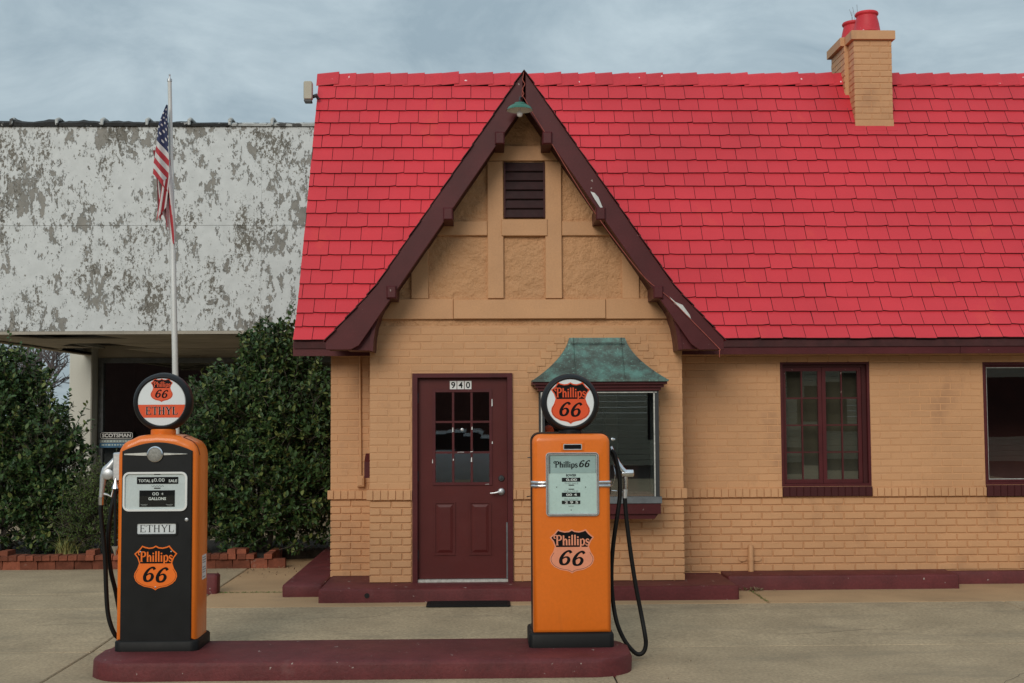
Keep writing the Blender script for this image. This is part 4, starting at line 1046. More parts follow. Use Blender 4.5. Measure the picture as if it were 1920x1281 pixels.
w = MB(); ph = [(981, 165), (979, 178), (984, 186), (1000, 214), (1030, 262), (1066, 322), (1112, 394), (1160, 460), (1210, 522), (1252, 556), (1300, 604), (1347, 652), (1349, 657), (1349, 670)]
w.tube(catmull([at(a, b_, GY - .016) for a, b_ in ph], 4), .0035, 5)
w.tube(catmull([at(a, b_, GY - .02) for a, b_ in ((982, 136), (980, 150), (984, 158), (979, 168), (982, 176), (977, 184))], 4), .004, 5)
wo_ = w.build('loose_wire', M['wire']); tag(wo_, 'loose red wire strung down the right bargeboard from the gable peak', 'wire')
# floodlight at the roof's left end
flp = at(579, 172, 1.9)
fld = thing('floodlight', (flp.x, 1.9, flp.z), 'cream floodlight on a bracket at the left end of the roof', 'floodlight')
MB().prism(rrect(flp.x - .055, flp.x + .045, flp.z - .10, flp.z + .115, .02), [(1.97, .02), (1.93, 0), (1.86, 0), (1.85, .008)]).build('housing', M['cream'], fld, smooth=40)
MB().prism(rrect(flp.x - .052, flp.x + .035, flp.z - .125, flp.z - .10, .008), [(1.97, 0), (1.86, 0)]).build('housing_base', M['dark_metal'], fld)
MB().tube([(flp.x + .03, 1.92, flp.z - .06), (flp.x + .085, 1.92, flp.z - .04), (flp.x + .10, 1.94, flp.z - .07), (RX0 + .03, 1.94, flp.z - .08)], [.02, .026, .018, .014], 8).build('bracket', M['dark_metal'], fld)

# ------------------------------------------------------------------ fuel pumps
YP = -3.12
def hose(name, path, par, rad=.0165): return MB().tube(catmull(path, 7), rad, 10).build(name, M['rubber'], par, smooth=60)

# --- left pump: black front panel in an arched orange casing
x0, x1 = AX(218, 1000, YP), AX(369.5, 1000, YP); pc = (x0 + x1) / 2; hwp = (x1 - x0) / 2
P1 = thing('fuel_pump', (pc, YP + .2, .13), 'arched orange fuel pump with black front panel and an ETHYL globe', 'fuel pump', 'vintage fuel pumps on the island')
ztop = AZ(294, 814, YP); zbs = AZ(294, 1204, YP)
side = catmull([(-hwp, 1.52 + .03), (-hwp + .012, 1.60), (-hwp + .045, 1.645), (-hwp + .10, 1.672), (-hwp * .45, 1.697), (0, ztop)], 5)
out = [(pc - hwp, zbs)] + [(pc + a.x, a.y) for a in side]
out = [(2 * pc - a, b_) for a, b_ in out[::-1]][:0] + out
right = [(2 * pc - a, b_) for a, b_ in out[:-1]]
body = right + out[::-1]          # CCW seen from -Y: bottom right, up right ... top ... left
body = right[:1] + right[1:] + out[::-1]
MB().prism(body, [(YP + .40, .05), (YP + .37, .012), (YP + .33, 0), (YP + .05, 0), (YP + .018, .008), (YP + .002, .028), (YP, .05)]).build('casing', M['orange'], P1, smooth=50)
pcx = (AX(228, 1000, YP) + AX(360, 1000, YP)) / 2; phw = (AX(360, 1000, YP) - AX(228, 1000, YP)) / 2
arch = [(pcx + phw * math.cos(R(a)) if a in (0, 180) else pcx + phw * (1 - 2 * (a / 180)), AZ(294, 846, YP) + .065 * math.sin(R(a)) ** .9) for a in range(0, 181, 12)]
panel = [(pcx - phw, zbs + .0), (pcx + phw, zbs)] + arch
front = MB().prism(panel, [(YP + .01, 0), (YP - .008, 0), (YP - .012, .006)]).build('front_panel', M['black'], P1, smooth=30)
FY = YP - .012
q = MB(); q.prism(rrect(AX(213, 1215, YP) + .0, AX(371, 1215, YP) + .004, YP - .022, YP + .43, .06, 6), [(.13, 0), (.195, 0), (.205, .008), (.215, .03)], axis='z'); q.build('plinth', M['rubber'], P1, smooth=40)
# seam along the shoulder
sm_ = [(2 * pc - (pc + a.x), a.y) for a in side]
MB().tube([(a + .0015, YP + .055, b_ + .0015) for a, b_ in [(2 * pc - p[0], p[1]) for p in out[1:-8]]] + [(2 * pc - out[-8][0], YP + .2, out[-8][1] + .001), (2 * pc - out[-8][0], YP + .33, out[-8][1] + .001)], .003, 5).build('seam', M['maroon_dark'], P1)
# medallion with wings
c = at(291.3, 851.8, FY)
md = MB().lathe([(.058, 0), (.058, -.012), (.050, -.018), (.046, -.012)], (c.x, FY, c.z), 'y', 28).build('medallion', M['chrome'], P1, smooth=40)
MB().lathe([(.047, -.012), (.040, -.017), (.02, -.019)], (c.x, FY, c.z), 'y', 24).build('medallion_face', mat('pitted_medallion', (.30, .29, .26), .6, var=.2, vscale=60, grain=.3, gscale=220, bump=.8, bscale=200), md, smooth=40)
for s, e in ((-1, AX(234, 852, FY)), (1, AX(351.5, 852, FY))):
    MB().prism([(c.x + s * .062, c.z - .009), (e, c.z - .002), (e, c.z + .003), (c.x + s * .062, c.z + .010)], [(FY, 0), (FY - .006, 0), (FY - .010, .002)]).build('wing', M['silver_strip'], md)
# dial window
def PX(x, y): return AX(x, y, FY)
wx0, wx1, wz0, wz1 = PX(231, 920), PX(351.5, 920), AZ(291, 958.5, FY), AZ(291, 885, FY)
o_ = rrect(wx0, wx1, wz0, wz1, .045, 6); i2 = offset(o_, .014)
win = MB().ring(o_, i2, (FY + .001, FY - .014)).build('dial_window', M['p_white'], P1, smooth=40)
MB().poly([(a, FY - .0015, b_) for a, b_ in i2]).build('dial_plate', M['dial_white'], win)
def strip(px0, px1, py0, py1, y, par, mt=M['ink']):
    return MB().box((PX(px0, (py0 + py1) / 2), y, AZ((px0 + px1) / 2, py1, FY)), (PX(px1, (py0 + py1) / 2), y + .0012, AZ((px0 + px1) / 2, py0, FY))).build('dial_strip', mt, par)
def print_(txt, px, py, hpx, y, par, mt, wpx=None, bold=0.0):
    s = (PX(px + 10, py) - PX(px, py)) / 10; q = MB(); font_text(q, txt, PX(px, py), AZ(px, py + hpx / 2, FY), hpx * s, y, width=wpx * s if wpx else None, bold=bold); return q.build('print', mt, par)
s1 = strip(257, 334.5, 894.5, 907.5, FY - .004, win)
print_('TOTAL $', 274, 901.5, 5, FY - .0048, s1, M['p_white'], 28, .02); print_('0.00', 299, 900, 6.5, FY - .0048, s1, M['p_white'], 20); print_('SALE', 324.5, 901.5, 5, FY - .0048, s1, M['p_white'], 16, .02)
s2 = strip(261.5, 328, 919.5, 950.5, FY - .004, win)
print_('00', 292, 926, 6, FY - .0048, s2, M['p_white'], 12); print_('4', 304.5, 926, 4.5, FY - .0048, s2, M['p_white'], 4); print_('GALLONS', 295, 935, 5, FY - .0048, s2, M['p_white'], 33, .03)
for px_ in (270.5, 318): print_('------', px_, 945.5, 3, FY - .0048, s2, M['p_white'], 12); print_('------', px_, 948, 3, FY - .0048, s2, M['p_white'], 9)
for py_ in (889.5, 915.5): strip(289, 301, py_ - .9, py_ + .9, FY - .004, win)
q = MB(); stroke(q, [(PX(284 + k * 2.6, 911), AZ(290, 911.5 + (1.4 if k % 2 else -1.2), FY)) for k in range(10)], .0018, FY - .003, n=4); q.build('script_mark', M['ink_grey'], win)
MB().poly([(a, FY - .008, b_) for a, b_ in offset(o_, .012)]).build('glass_cover', M['pumpglass'], win)
# ETHYL plate
ex0, ex1, ez0, ez1 = PX(254, 991), PX(333.5, 991), AZ(293, 1004.5, FY), AZ(293, 978.5, FY)
o_ = rrect(ex0, ex1, ez0, ez1, .022, 5); pl_ = MB().ring(o_, offset(o_, .013), (FY + .001, FY - .009)).build('name_plate', M['black'], P1, smooth=30)
MB().poly([(a, FY - .002, b_) for a, b_ in offset(o_, .012)]).build('plate_face', M['dial_white'], pl_)
q = MB(); word(q, 'ETHYL', (ex0 + ex1) / 2, ez0 + .026, .245, .052, FY - .0035, fat=.85); q.build('lettering', M['ink'], pl_)
c = at(350, 974.5, FY); MB().lathe([(.013, 0), (.013, -.005), (.006, -.008)], (c.x, FY, c.z), 'y', 12).build('lock', M['alu'], P1)
sw = PX(332, 1060) - PX(252, 1060); cz_ = (AZ(292, 1023, FY) + AZ(292, 1106, FY)) / 2
shield(P1, PX(292, 1060), cz_, sw, AZ(292, 1023, FY) - AZ(292, 1106, FY), FY, M['p_orange'], M['p_orange'], rivets=True)
# sticker on the right flank
stk = MB().box((x1 + .0002, YP + .17, .62), (x1 + .0016, YP + .30, .80)).build('sticker', M['p_white'], P1)
q = MB()
for k in range(9):
    if k % 4 == 3: continue
    z = .785 - k * .018; q.quad((x1 + .0024, YP + .18, z), (x1 + .0024, YP + .27 + .02 * (k % 2), z), (x1 + .0024, YP + .27 + .02 * (k % 2), z - .007), (x1 + .0024, YP + .18, z - .007))
q.build('print', M['ink_grey'], stk)
# nozzle, boot and hose on the left flank
def A3(px, py, Y): return tuple(at(px, py, Y))
YN = YP + .16
MB().prism(rrect(AX(211, 870, YP + .07), x0 + .006, AZ(213, 902, YP + .07), AZ(213, 849, YP + .07), .012), [(YP + .26, .01), (YP + .24, 0), (YP + .08, 0), (YP + .07, .008)]).build('nozzle_boot', M['alu'], P1, smooth=40)
nz_ = MB()
nz_.tube([A3(216, 862, YN), A3(207, 874, YN), A3(199, 882, YN), A3(194, 894, YN), A3(192, 912, YN), A3(190, 934, YN)], [.022, .030, .034, .026, .020, .018], 12)
nz_.lathe([(.036, .02), (.040, 0), (.040, -.03), (.03, -.036)], (AX(204, 889, YN), YN, AZ(204, 889, YN)), 'y', 18)
nz_.tube([A3(193, 926, YN), A3(202, 928, YN), A3(209, 932, YN), A3(212, 918, YN)], [.010, .008, .007, .006], 8)
nozzle = nz_.build('nozzle', M['alu'], P1, smooth=50)
MB().tube([A3(189.8, 932, YN), A3(189.6, 947, YN)], [.021, .019], 12).build('coupling', M['chrome'], nozzle, smooth=50)
hp = [A3(189.8, 944, YN), A3(189.2, 960, YN), A3(191.4, 986, YN), A3(195, 1022, YN), A3(197.6, 1058, YN), A3(199, 1102, YN), A3(202, 1147, YN), A3(209, 1176, YN), A3(219, 1194, YN + .02), A3(228, 1192, YN + .10), A3(226, 1160, YN + .13), A3(217, 1110, YN + .10), A3(208, 1072, YN + .06), A3(203.4, 1028, YN + .05), A3(204, 992, YN + .05), A3(210, 950, YN + .05), A3(217, 925, YN + .08), A3(225, 915, YN + .1)]
hose('hose', hp, P1)
gb = MB().tube([A3(216, 912, YP + .02), A3(216.3, 1026, YP + .02)], .011, 8).build('guard_bar', M['black'], P1)
for za_, zb_ in ((916, 899), (1024, 1041)):
    MB().lathe([(.028, 0), (.026, .01 * (1 if zb_ < za_ else -1)), (.016, .035 * (1 if zb_ < za_ else -1)), (.003, .072 * (1 if zb_ < za_ else -1))], A3(216.5, za_, YP + .02), 'z', 10).build('guard_tip', M['chrome'], gb, smooth=30)
# globe
def globe(par, cx, cz, YF, ro, rl, neck_mat, px_neck, ethyl):
    # globe body turns about Y
    MB().lathe([(.10, .145), (.155, .15), (ro - .025, .135), (ro - .006, .11), (ro, .07), (ro - .004, .03), (ro - .018, .006), (rl + .010, -.002), (rl + .002, .004), (rl, .012)], (cx, YF, cz), 'y', 56).build('globe_rim', M['globe_rim'], par, smooth=50)
    MB().lathe([(.10, .145), (.001, .148)], (cx, YF, cz), 'y', 40, caps=False).build('globe_back', M['white_glass'], par)
    lens = MB().lathe([(rl + .001, .012), (rl * .98, .006), (rl * .2, .0055), (.001, .0055)], (cx, YF, cz), 'y', 56, caps=False).build('globe_lens', M['white_glass'], par, smooth=50)
    z0 = cz - ro - .030
    MB().lathe([(px_neck, z0 - .015), (px_neck, cz - ro + .012), (px_neck - .008, cz - ro + .02)], (cx, YF + .07, 0), 'z', 30).build('globe_neck', neck_mat, par, smooth=40)
    for sx in (-.4, .45): MB().lathe([(.005, -.001), (.005, -.004)], (cx + sx * px_neck, YF + .07 - px_neck * .9, z0 + .006), 'y', 8).build('neck_screw', M['dark_metal'], par)
    yf = YF + .0052
    if ethyl:
        shield(lens, cx + .000, cz + rl * .50, rl * .92, rl * .98, yf, M['p_red'], M['p_red'], thick=.0008)
        h0, h1 = -rl * .655, -rl * .11; pp = []
        for k in range(13):
            z = h0 + (h1 - h0) * k / 12; pp.append((cx + math.sqrt((rl * .985) ** 2 - z * z), cz + z))
        pp += [(2 * cx - a, b_) for a, b_ in pp[::-1]]
        band = MB().poly([(a, yf - .0006, b_) for a, b_ in pp]).build('red_band', M['p_red'], lens)
        q = MB(); word(q, 'ETHYL', cx, cz - rl * .53, rl * 1.32, rl * .33, yf - .0012, fat=1.7); q.build('lettering_edge', M['p_white'], band)
        q = MB(); word(q, 'ETHYL', cx, cz - rl * .53, rl * 1.32, rl * .33, yf - .0026, fat=1.25); q.build('lettering', M['ink'], band)
    else:
        shield(lens, cx, cz, rl * 1.63, rl * 1.74, yf, M['p_red'], M['p_red'], thick=.0008)
c = at(302.6, 754, YP + .09); gp = c
globe(P1, c.x, c.z, YP + .09, .221, .177, M['orange'], .092, True)

# --- right pump: plain orange box with rounded top
x0, x1 = AX(999.5, 1000, YP), AX(1145, 1000, YP); pc2 = (x0 + x1) / 2
P2 = thing('fuel_pump', (pc2, YP + .2, .13), 'all orange square fuel pump with chrome bands and a round shield globe', 'fuel pump', 'vintage fuel pumps on the island')
ztop = AZ(1072, 814, YP); zbs = AZ(1072, 1188, YP)
bod = rrect(x0, x1, zbs, ztop, .062, 7)
bod = [(a, (zbs if b_ < zbs + .063 else b_)) for a, b_ in bod]
bod = [p for i, p in enumerate(bod) if i == 0 or p != bod[i - 1]]
bod = [(x1, zbs)] + [p for p in bod if p[1] > zbs + .001] + [(x0, zbs)]
MB().prism(bod, [(YP + .13, 0), (YP + .035, 0), (YP + .010, .010), (YP, .034)]).build('casing', M['orange'], P2, smooth=50)
MB().prism([(a, b_ + (.006 if b_ > 1 else 0)) for a, b_ in offset(bod, -.004)], [(YP + .40, .03), (YP + .37, 0), (YP + .131, 0)]).build('rear_casing', M['black'], P2, smooth=40)
MB().box((x0 + .012, YP + .004, zbs - .024), (x1 - .010, YP + .36, zbs - .0005)).build('kick_strip', M['silver_strip'], P2)
MB().prism(rrect(AX(992, 1205, YP), AX(1151.5, 1205, YP), YP - .024, YP + .43, .04, 5), [(.13, 0), (.22, 0), (.232, .008), (.238, .024)], axis='z').build('plinth', M['rubber'], P2, smooth=40)
FY = YP - .0005
q = MB().bbox((PX(1052, 838), FY - .006, AZ(1073, 845.5, FY)), (PX(1095, 838), FY, AZ(1073, 829.5, FY)), .003).build('badge', M['orange'], P2)
o_ = rrect(PX(1056, 838), PX(1091, 838), AZ(1073, 843.5, FY), AZ(1073, 832.5, FY), .008, 4)
MB().ring(o_, offset(o_, .006), (FY - .006, FY - .010)).build('badge_rim', M['alu'], q); MB().poly([(a, FY - .0072, b_) for a, b_ in offset(o_, .005)]).build('badge_face', M['ink'], q)
wx0, wx1, wz0, wz1 = PX(1023.5, 905), PX(1122.5, 905), AZ(1073, 967.5, FY), AZ(1073, 848.5, FY)
o_ = rrect(wx0, wx1, wz0, wz1, .026, 6)
win = MB().ring(o_, offset(o_, .018), (FY + .004, FY - .016)).build('dial_window', M['alu'], P2, smooth=40)
o2 = offset(o_, .004); MB().ring(o2, offset(o2, .008), (FY - .016, FY - .020)).build('window_bead', M['chrome'], win, smooth=40)
i2 = offset(o_, .017); MB().poly([(a, FY - .003, b_) for a, b_ in i2]).build('dial_plate', M['dial'], win)
hd = strip(1031, 1117, 853, 887, FY - .0055, win, M['dial_dark'])
for px_ in (1030, 1118): MB().box((PX(px_ - 1.2, 870), FY - .012, AZ(1073, 887, FY)), (PX(px_ + 1.2, 870), FY - .004, AZ(1073, 853, FY))).build('header_bracket', M['chrome'], win)
kx = (PX(1083, 870) - PX(1073, 870)) / 10
q = MB(); word(q, 'Phillips', PX(1060.8, 870), AZ(1073, 876.5, FY), 42 * kx, 11.5 * kx, FY - .0068, fat=1.15); q.build('lettering', M['ink'], hd)
q = MB(); word(q, '66', PX(1094.5, 870), AZ(1094, 875.8, FY), 19.5 * kx, 12.5 * kx, FY - .0068, shear=.18, fat=1.15); q.build('number', M['ink'], hd)
q = MB(); font_text(q, 'BOWSER', PX(1071, 891), AZ(1073, 893.3, FY), 4.2 * kx, FY - .0045, width=19 * kx, bold=.03); q.build('print', M['ink'], win)
for py0, py1, txt in ((895.8, 903.3, '0.00'), (923.8, 931.6, '00 4'), (938.8, 945.2, '2 9 5')):
    s_ = strip(1053.4, 1088, py0, py1, FY - .0045, win); print_(txt, 1071.5, (py0 + py1) / 2, 4.4, FY - .0056, s_, M['p_white'], 20 if txt != '2 9 5' else 25, .02)
for txt, py_, wd in (('THIS SALE', 906.3, 26), ('GALLONS', 921, 26), ('PER GALLON', 936, 26)): print_(txt, 1071, py_, 3.2, FY - .0045, win, M['ink_grey'], wd)
for a, b_ in ((1066, 909.8), (1066, 917.3)): strip(a, a + 10.5, b_ - .8, b_ + .8, FY - .0045, win)
for a, b_ in ((1043.8, 913.6), (1098, 913.6), (1071, 956.5)): MB().lathe([(.0042, 0), (.003, -.002)], A3(a, b_, FY - .0035), 'y', 8).build('screw', M['ink'], win)
q = MB(); stroke(q, [(PX(1066 + k * 1.4, 948), AZ(1071, 949 + (1.2 if k % 2 else -1), FY)) for k in range(8)], .0012, FY - .0045, n=3); q.build('script_mark', M['ink_grey'], win)
MB().poly([(a, FY - .0135, b_) for a, b_ in offset(o_, .016)]).build('glass_cover', M['pumpglass'], win)
for s, a, b_ in ((-1, 997.5, 1023.3), (1, 1122.8, 1147)):
    for py_ in (904.6, 911.2):
        z = AZ(1073, py_, FY); xa, xb = PX(a, py_), PX(b_, py_); e = x0 - .004 if s < 0 else x1 + .004
        pth = [(xb, FY - .004, z), (e + .02, FY - .004, z), (e, FY + .03, z), (e, YP + .125, z)] if s < 0 else [(xa, FY - .004, z), (e - .02, FY - .004, z), (e, FY + .03, z), (e, YP + .125, z)]
        MB().tube(pth, .0125, 10).build('chrome_band', M['chrome'], P2, smooth=60)
sw = PX(1113.5, 1030) - PX(1031, 1030); cz_ = (AZ(1072, 992.5, FY) + AZ(1072, 1074.5, FY)) / 2
shield(P2, PX(1072.3, 1030), cz_, sw, AZ(1072, 992.5, FY) - AZ(1072, 1074.5, FY), FY, M['p_salmon'], M['p_salmon'], thick=.0015)
ck = MB(); ck.tube([A3(998, 908, YP + .1), A3(996, 912, YP + .1), A3(996, 930, YP + .1), A3(988, 931.5, YP + .08)], .005, 6); ck.tube([A3(1000, 858, YP + .12), A3(989, 858, YP + .12)], .004, 6); ck.build('crank', M['dark_metal'], P2)
YN = YP + .20
nz_ = MB()
nz_.tube([A3(1144, 838, YN), A3(1149, 850, YN), A3(1157, 868, YN), A3(1165, 880, YN), A3(1171, 886, YN)], [.018, .020, .024, .026, .027], 12)
nz_.tube([A3(1166, 888, YN), A3(1176, 887.5, YN), A3(1187, 887.5, YN), A3(1188.5, 887.5, YN)], [.027, .029, .028, .018], 14)
nz_.tube([A3(1173, 890, YN), A3(1173, 906, YN), A3(1172, 922, YN)], [.018, .015, .016], 10)
nz_.tube([A3(1172, 924, YN), A3(1160, 921, YN - .005), A3(1146, 920, YN)], [.005, .004, .004], 6)
nz_.tube(catmull([A3(1150, 870, YN - .02), A3(1153, 892, YN - .03), A3(1147, 912, YN - .02)], 4), .004, 6)
nozzle = nz_.build('nozzle', M['chrome'], P2, smooth=50)
MB().tube([A3(1172, 918, YN), A3(1171.5, 934, YN)], [.020, .017], 12).build('coupling', M['alu'], nozzle, smooth=50)
MB().box((x1 + .001, YP + .14, AZ(1147, 930, YP)), (x1 + .018, YP + .30, AZ(1147, 838, YP))).build('nozzle_boot', M['dark_metal'], P2)
MB().lathe([(.012, 0), (.014, .006), (.006, .03)], A3(1146, 824, YN), 'x', 10).build('hook', M['alu'], P2)
hp = [(1171.5, 932), (1173, 955), (1176, 985), (1183, 1040), (1192, 1098), (1202, 1150), (1209, 1188), (1211, 1208), (1207, 1222), (1198, 1227), (1187, 1221), (1170, 1199), (1156, 1165), (1148.5, 1120), (1146.5, 1072), (1150, 1020), (1157, 970), (1162, 932), (1162, 900), (1157.5, 872), (1152, 852), (1146, 844)]
hose('hose', [A3(a, b_, YN - (.03 if 13 > i > 5 else .0) - (.02 if i > 15 else 0)) for i, (a, b_) in enumerate(hp)], P2)
c = at(1069.8, 755.5, YP + .09)
globe(P2, c.x, c.z, YP + .09, .221, .1775, M['black'], .086, False)

# ------------------------------------------------------------------ neighbour building with the peeling canopy
YC = 5.5
NB = thing('abandoned_canopy_building', (-5.5, 9, 0), 'abandoned flat roofed building with tall peeling white canopy front', 'building')
CXL, CXR = -8.05, .8
czb, czt, czm = 3.045, 6.055, 4.575
core = MB(); core.box((CXL + .03, YC + .06, czb + .12), (CXR, YC + .35, czt - .02)); core.box((CXL + .03, YC + .351, czb + .14), (CXL + .3, 13.4, czt - .02)); core.box((CXL + .301, YC + .351, czt - .15), (CXR, 16, czt - .05))
fas = core.build('canopy_frame', M['column'], NB)
vxs = [CXL, AX(490, 423, YC), CXR]
for a, b_ in zip(vxs, vxs[1:]):
    for z0, z1 in ((czb, czm), (czm, czt - .03)):
        MB().bbox((a + .0008, YC, z0 + .002), (b_ - .0008, YC + .059, z1 - .002), .0015).build('fascia_panel', M['peeling'], fas)
MB().box((CXL - .002, YC + .003, czb + .002), (CXL + .029, 13.4, czt - .03)).build('side_panel', M['peeling'], fas)
MB().box((CXL, YC - .012, czb - .045), (CXR, YC + .06, czb - .001)).build('drip_edge', M['soffit'], fas)
# coping: tarred lengths with lumpy joints
x = CXL - .05; k = 0
while x < -1.2:
    L = .62 + random.uniform(-.04, .04); b = MB(); N = 9; lum = random.uniform(.01, .05) if x < -4.6 else random.uniform(.0, .015)
    rA, rB = [], []
    for i in range(N + 1):
        xx = x + L * i / N; h = .035 + .7 * lum * abs(math.sin(3.1 * i / N + k)) + random.uniform(-.006, .01) * (1 if x < -4.4 else .4); h += .012 * max(0, (-4.4 - x)) * random.uniform(.2, .6)
        rA.append([(xx, YC - .03, czt - .03), (xx, YC - .035, czt + h * .6 - .02), (xx, YC + .04, czt + h), (xx, YC + .42, czt + h), (xx, YC + .42, czt - .03)])
    ids = [b.pts(r_) for r_ in rA]
    for r0, r1 in zip(ids, ids[1:]):
        for j in range(5): b.face([r0[j], r0[(j + 1) % 5], r1[(j + 1) % 5], r1[j]])
    b.face(ids[0]); b.face(ids[-1])
    b.build('coping_tile', M['tar'] if x < -4.2 else M['coping_w'], NB, smooth=40)
    j_ = MB(); j_.tube([(x + L, YC - .05, czt - .02), (x + L, YC - .045, czt + .05), (x + L, YC + .04, czt + .085), (x + L, YC + .4, czt + .08)], [.02, .028, .03, .03], 8); j_.build('coping_joint', M['coping_w'], NB, smooth=60)
    x += L; k += 1
# soffit with fallen boards
SB = 12.9
sof = MB(); zf = czb + .02
strips = [(YC + .061, 6.3), (6.3, 7.5), (7.5, 8.8), (8.8, 10.4), (10.4, SB)]
sofo = MB().box((CXL + .031, YC + .061, czb + .20), (CXR, SB, czb + .22)).build('soffit_cavity', M['void'], NB)
gaps = {0: [(-7.4, -3.0)], 1: [(-6.9, -5.6)], 3: [(-7.0, -6.1)], 4: [(-7.75, -6.3)]}
for k, (y0, y1) in enumerate(strips):
    xa = CXL + .032
    for g0, g1 in gaps.get(k, []) + [(CXR, CXR)]:
        if g0 > xa:
            b = MB(); sl = .5
            poly = [(xa - (0 if xa < CXL + .1 else sl * .6), y0 + .004), (g0, y0 + .004), (g0 - (sl if g0 < CXR else 0), (y0 + y1) / 2), (g0 - (sl * .3 if g0 < CXR else 0), y1 - .004), (xa, y1 - .004)]
            b.prism(poly, [(czb + random.uniform(.0, .02), 0), (czb + .035, 0)], axis='z'); b.build('soffit_board', M['soffit'], NB)
        xa = g1
gx_ = MB(); gx_.box((CXL + .03, YC + .07, czb - .02), (CXL + .16, SB, czb - .001)); gx_.build('edge_trim', M['soffit'], NB)
cxl, cxr = AX(131, 720, 12.55), AX(173.5, 720, 12.55)
MB().bbox((cxl, 12.5, 0), (cxr, 13.0, czb + .19), .02).build('column', M['column'], NB)
wl, wr, wz0, wz1 = AX(190, 720, 12.9), -2.0, .55, AZ(250, 676, 12.9)
b = MB(); b.box((cxr + .001, 12.86, 0), (wr + .3, 13.0, wz0 - .05)); b.box((cxr + .001, 12.901, wz1 + .05), (CXR, 13.0, czb + .24)); b.box((wr + .301, 12.901, 0), (CXR, 13.0, wz1 + .049)); b.build('shop_wall', M['soffit'], NB)
b = MB(); o_ = [(cxr + .01, wz0 - .049), (wr, wz0 - .049), (wr, wz1 + .049), (cxr + .01, wz1 + .049)]; b.ring(o_, offset(o_, .10), (12.98, 12.88)); shop_win = b.build('shop_window', M['lead'], NB)
o2 = offset(o_, .09); MB().quad(*[(a, 12.95, c_) for a, c_ in o2]).build('pane', M['glass'], shop_win)
MB().box((cxr, 15.5, 0), (wr + .3, 15.6, 3)).build('back_wall', M['void'], NB); MB().box((cxr, 13.05, 2.98), (wr + .3, 15.5, 3.05)).build('ceiling', M['void'], NB); MB().box((cxr - .05, 13.01, 0), (cxr, 15.5, 3)).build('side_wall', M['void'], NB)
# maker's sign in the shop window
sx0, sx1, sz0, sz1 = AX(187, 825, 12.85), AX(250, 825, 12.85), AZ(218, 839.5, 12.85), AZ(218, 810, 12.85)
sg = thing('window_sign', ((sx0 + sx1) / 2, 12.85, sz0), 'black and blue SCOTSMAN sign in the dark shop window', 'sign')
kz = (sz1 - sz0) / 29.5
MB().box((sx0, 12.845, sz0 + 15.5 * kz), (sx1, 12.86, sz1)).build('black_plate', M['ink'], sg)
o_ = rrect(sx0 + .012, sx1 - .012, sz0 + 17 * kz, sz1 - .012, .03, 4); MB().ring(o_, offset(o_, .010), (12.8445, 12.842)).build('plate_border', M['p_white'], sg)
q = MB(); font_text(q, 'SCOTSMAN', (sx0 + sx1) / 2, sz0 + 19.8 * kz, 6.4 * kz, 12.841, width=(sx1 - sx0) * .86, bold=.03); q.build('lettering', M['p_white'], sg)
MB().box((sx0, 12.846, sz0 + 9 * kz), (sx1, 12.86, sz0 + 15.3 * kz)).build('grey_band', M['ink_grey'], sg)
mbl = mat('blue_print', (0.03, 0.13, 0.25), .4, bump=0, grain=0)
MB().box((sx0, 12.846, sz0), (sx1, 12.86, sz0 + 8.9 * kz)).build('blue_band', mbl, sg)
q = MB()
for zz, nn_ in ((11, 14), (4, 16)):
    xx = sx0 + .04
    while xx < sx1 - .08:
        l_ = random.uniform(.02, .06); q.quad((xx, 12.8445, sz0 + zz * kz), (xx + l_, 12.8445, sz0 + zz * kz), (xx + l_, 12.8445, sz0 + (zz + 2.4) * kz), (xx, 12.8445, sz0 + (zz + 2.4) * kz)); xx += l_ + .02
q.build('small_print', M['dial'], sg)

# ------------------------------------------------------------------ planter edging
PLY = 2.28
plt = thing('brick_planter', (-4, PLY, .05), 'low edging of loose red bricks in front of the shrubs', 'planter')
UP = []
for v in range(4):
    rnd = random.Random(90 + v); b = MB(); q = [(-.5, -.5), (.5, -.5), (.5, .5), (-.5, .5)]; jj = lambda a: rnd.uniform(-a, a)
    r0 = b.pts([(x + jj(.02), y + jj(.02), -.5) for x, y in q]); r1 = b.pts([(x + jj(.02), y + jj(.02), .40 + jj(.03)) for x, y in q]); r2 = b.pts([(x * .86 + jj(.03), y * .86 + jj(.03), .5 + jj(.03)) for x, y in q])
    for ra_, rb_ in ((r0, r1), (r1, r2)):
        for k in range(4): b.face([ra_[k], ra_[(k + 1) % 4], rb_[(k + 1) % 4], rb_[k]])
    b.face(r2); UP.append(b.mesh('brick', M['redbrick']))
def pbrick(x, y, z, w, d, h, rz=0):
    Mx = Matrix.Translation((x, y, z + h / 2)) @ Matrix.Rotation(rz, 4, 'Z') @ Matrix.Diagonal((w, d, h, 1)); meshobj('brick', random.choice(UP), plt, Mx)
xe = -2.50
x = -8.9
while x < xe - .05:
    w = .205 + random.uniform(-.006, .006); pbrick(x + w / 2, PLY + .05 + random.uniform(-.01, .01), .05, w - .007, .09, .108 + random.uniform(-.003, .004), random.uniform(-.03, .03)); x += w
x = -8.9
while x < xe - .05:
    w = .101 + random.uniform(-.006, .012)
    if not (-2.78 < x < -2.62): pbrick(x + w / 2, PLY + .07 + random.uniform(-.015, .015), .158, w - .009, .19, .058 + random.uniform(-.004, .006), random.uniform(-.06, .06))
    if random.random() < .035 or abs(x + 5.68) < .05: pbrick(x + w / 2, PLY + .09, .217, w, .19, .055, random.uniform(-.2, .2))
    x += w
y = PLY + .12
while y < 3.0: pbrick(xe - .05, y + .1, .05, .09, .198, .165, random.uniform(-.03, .03)); y += .205
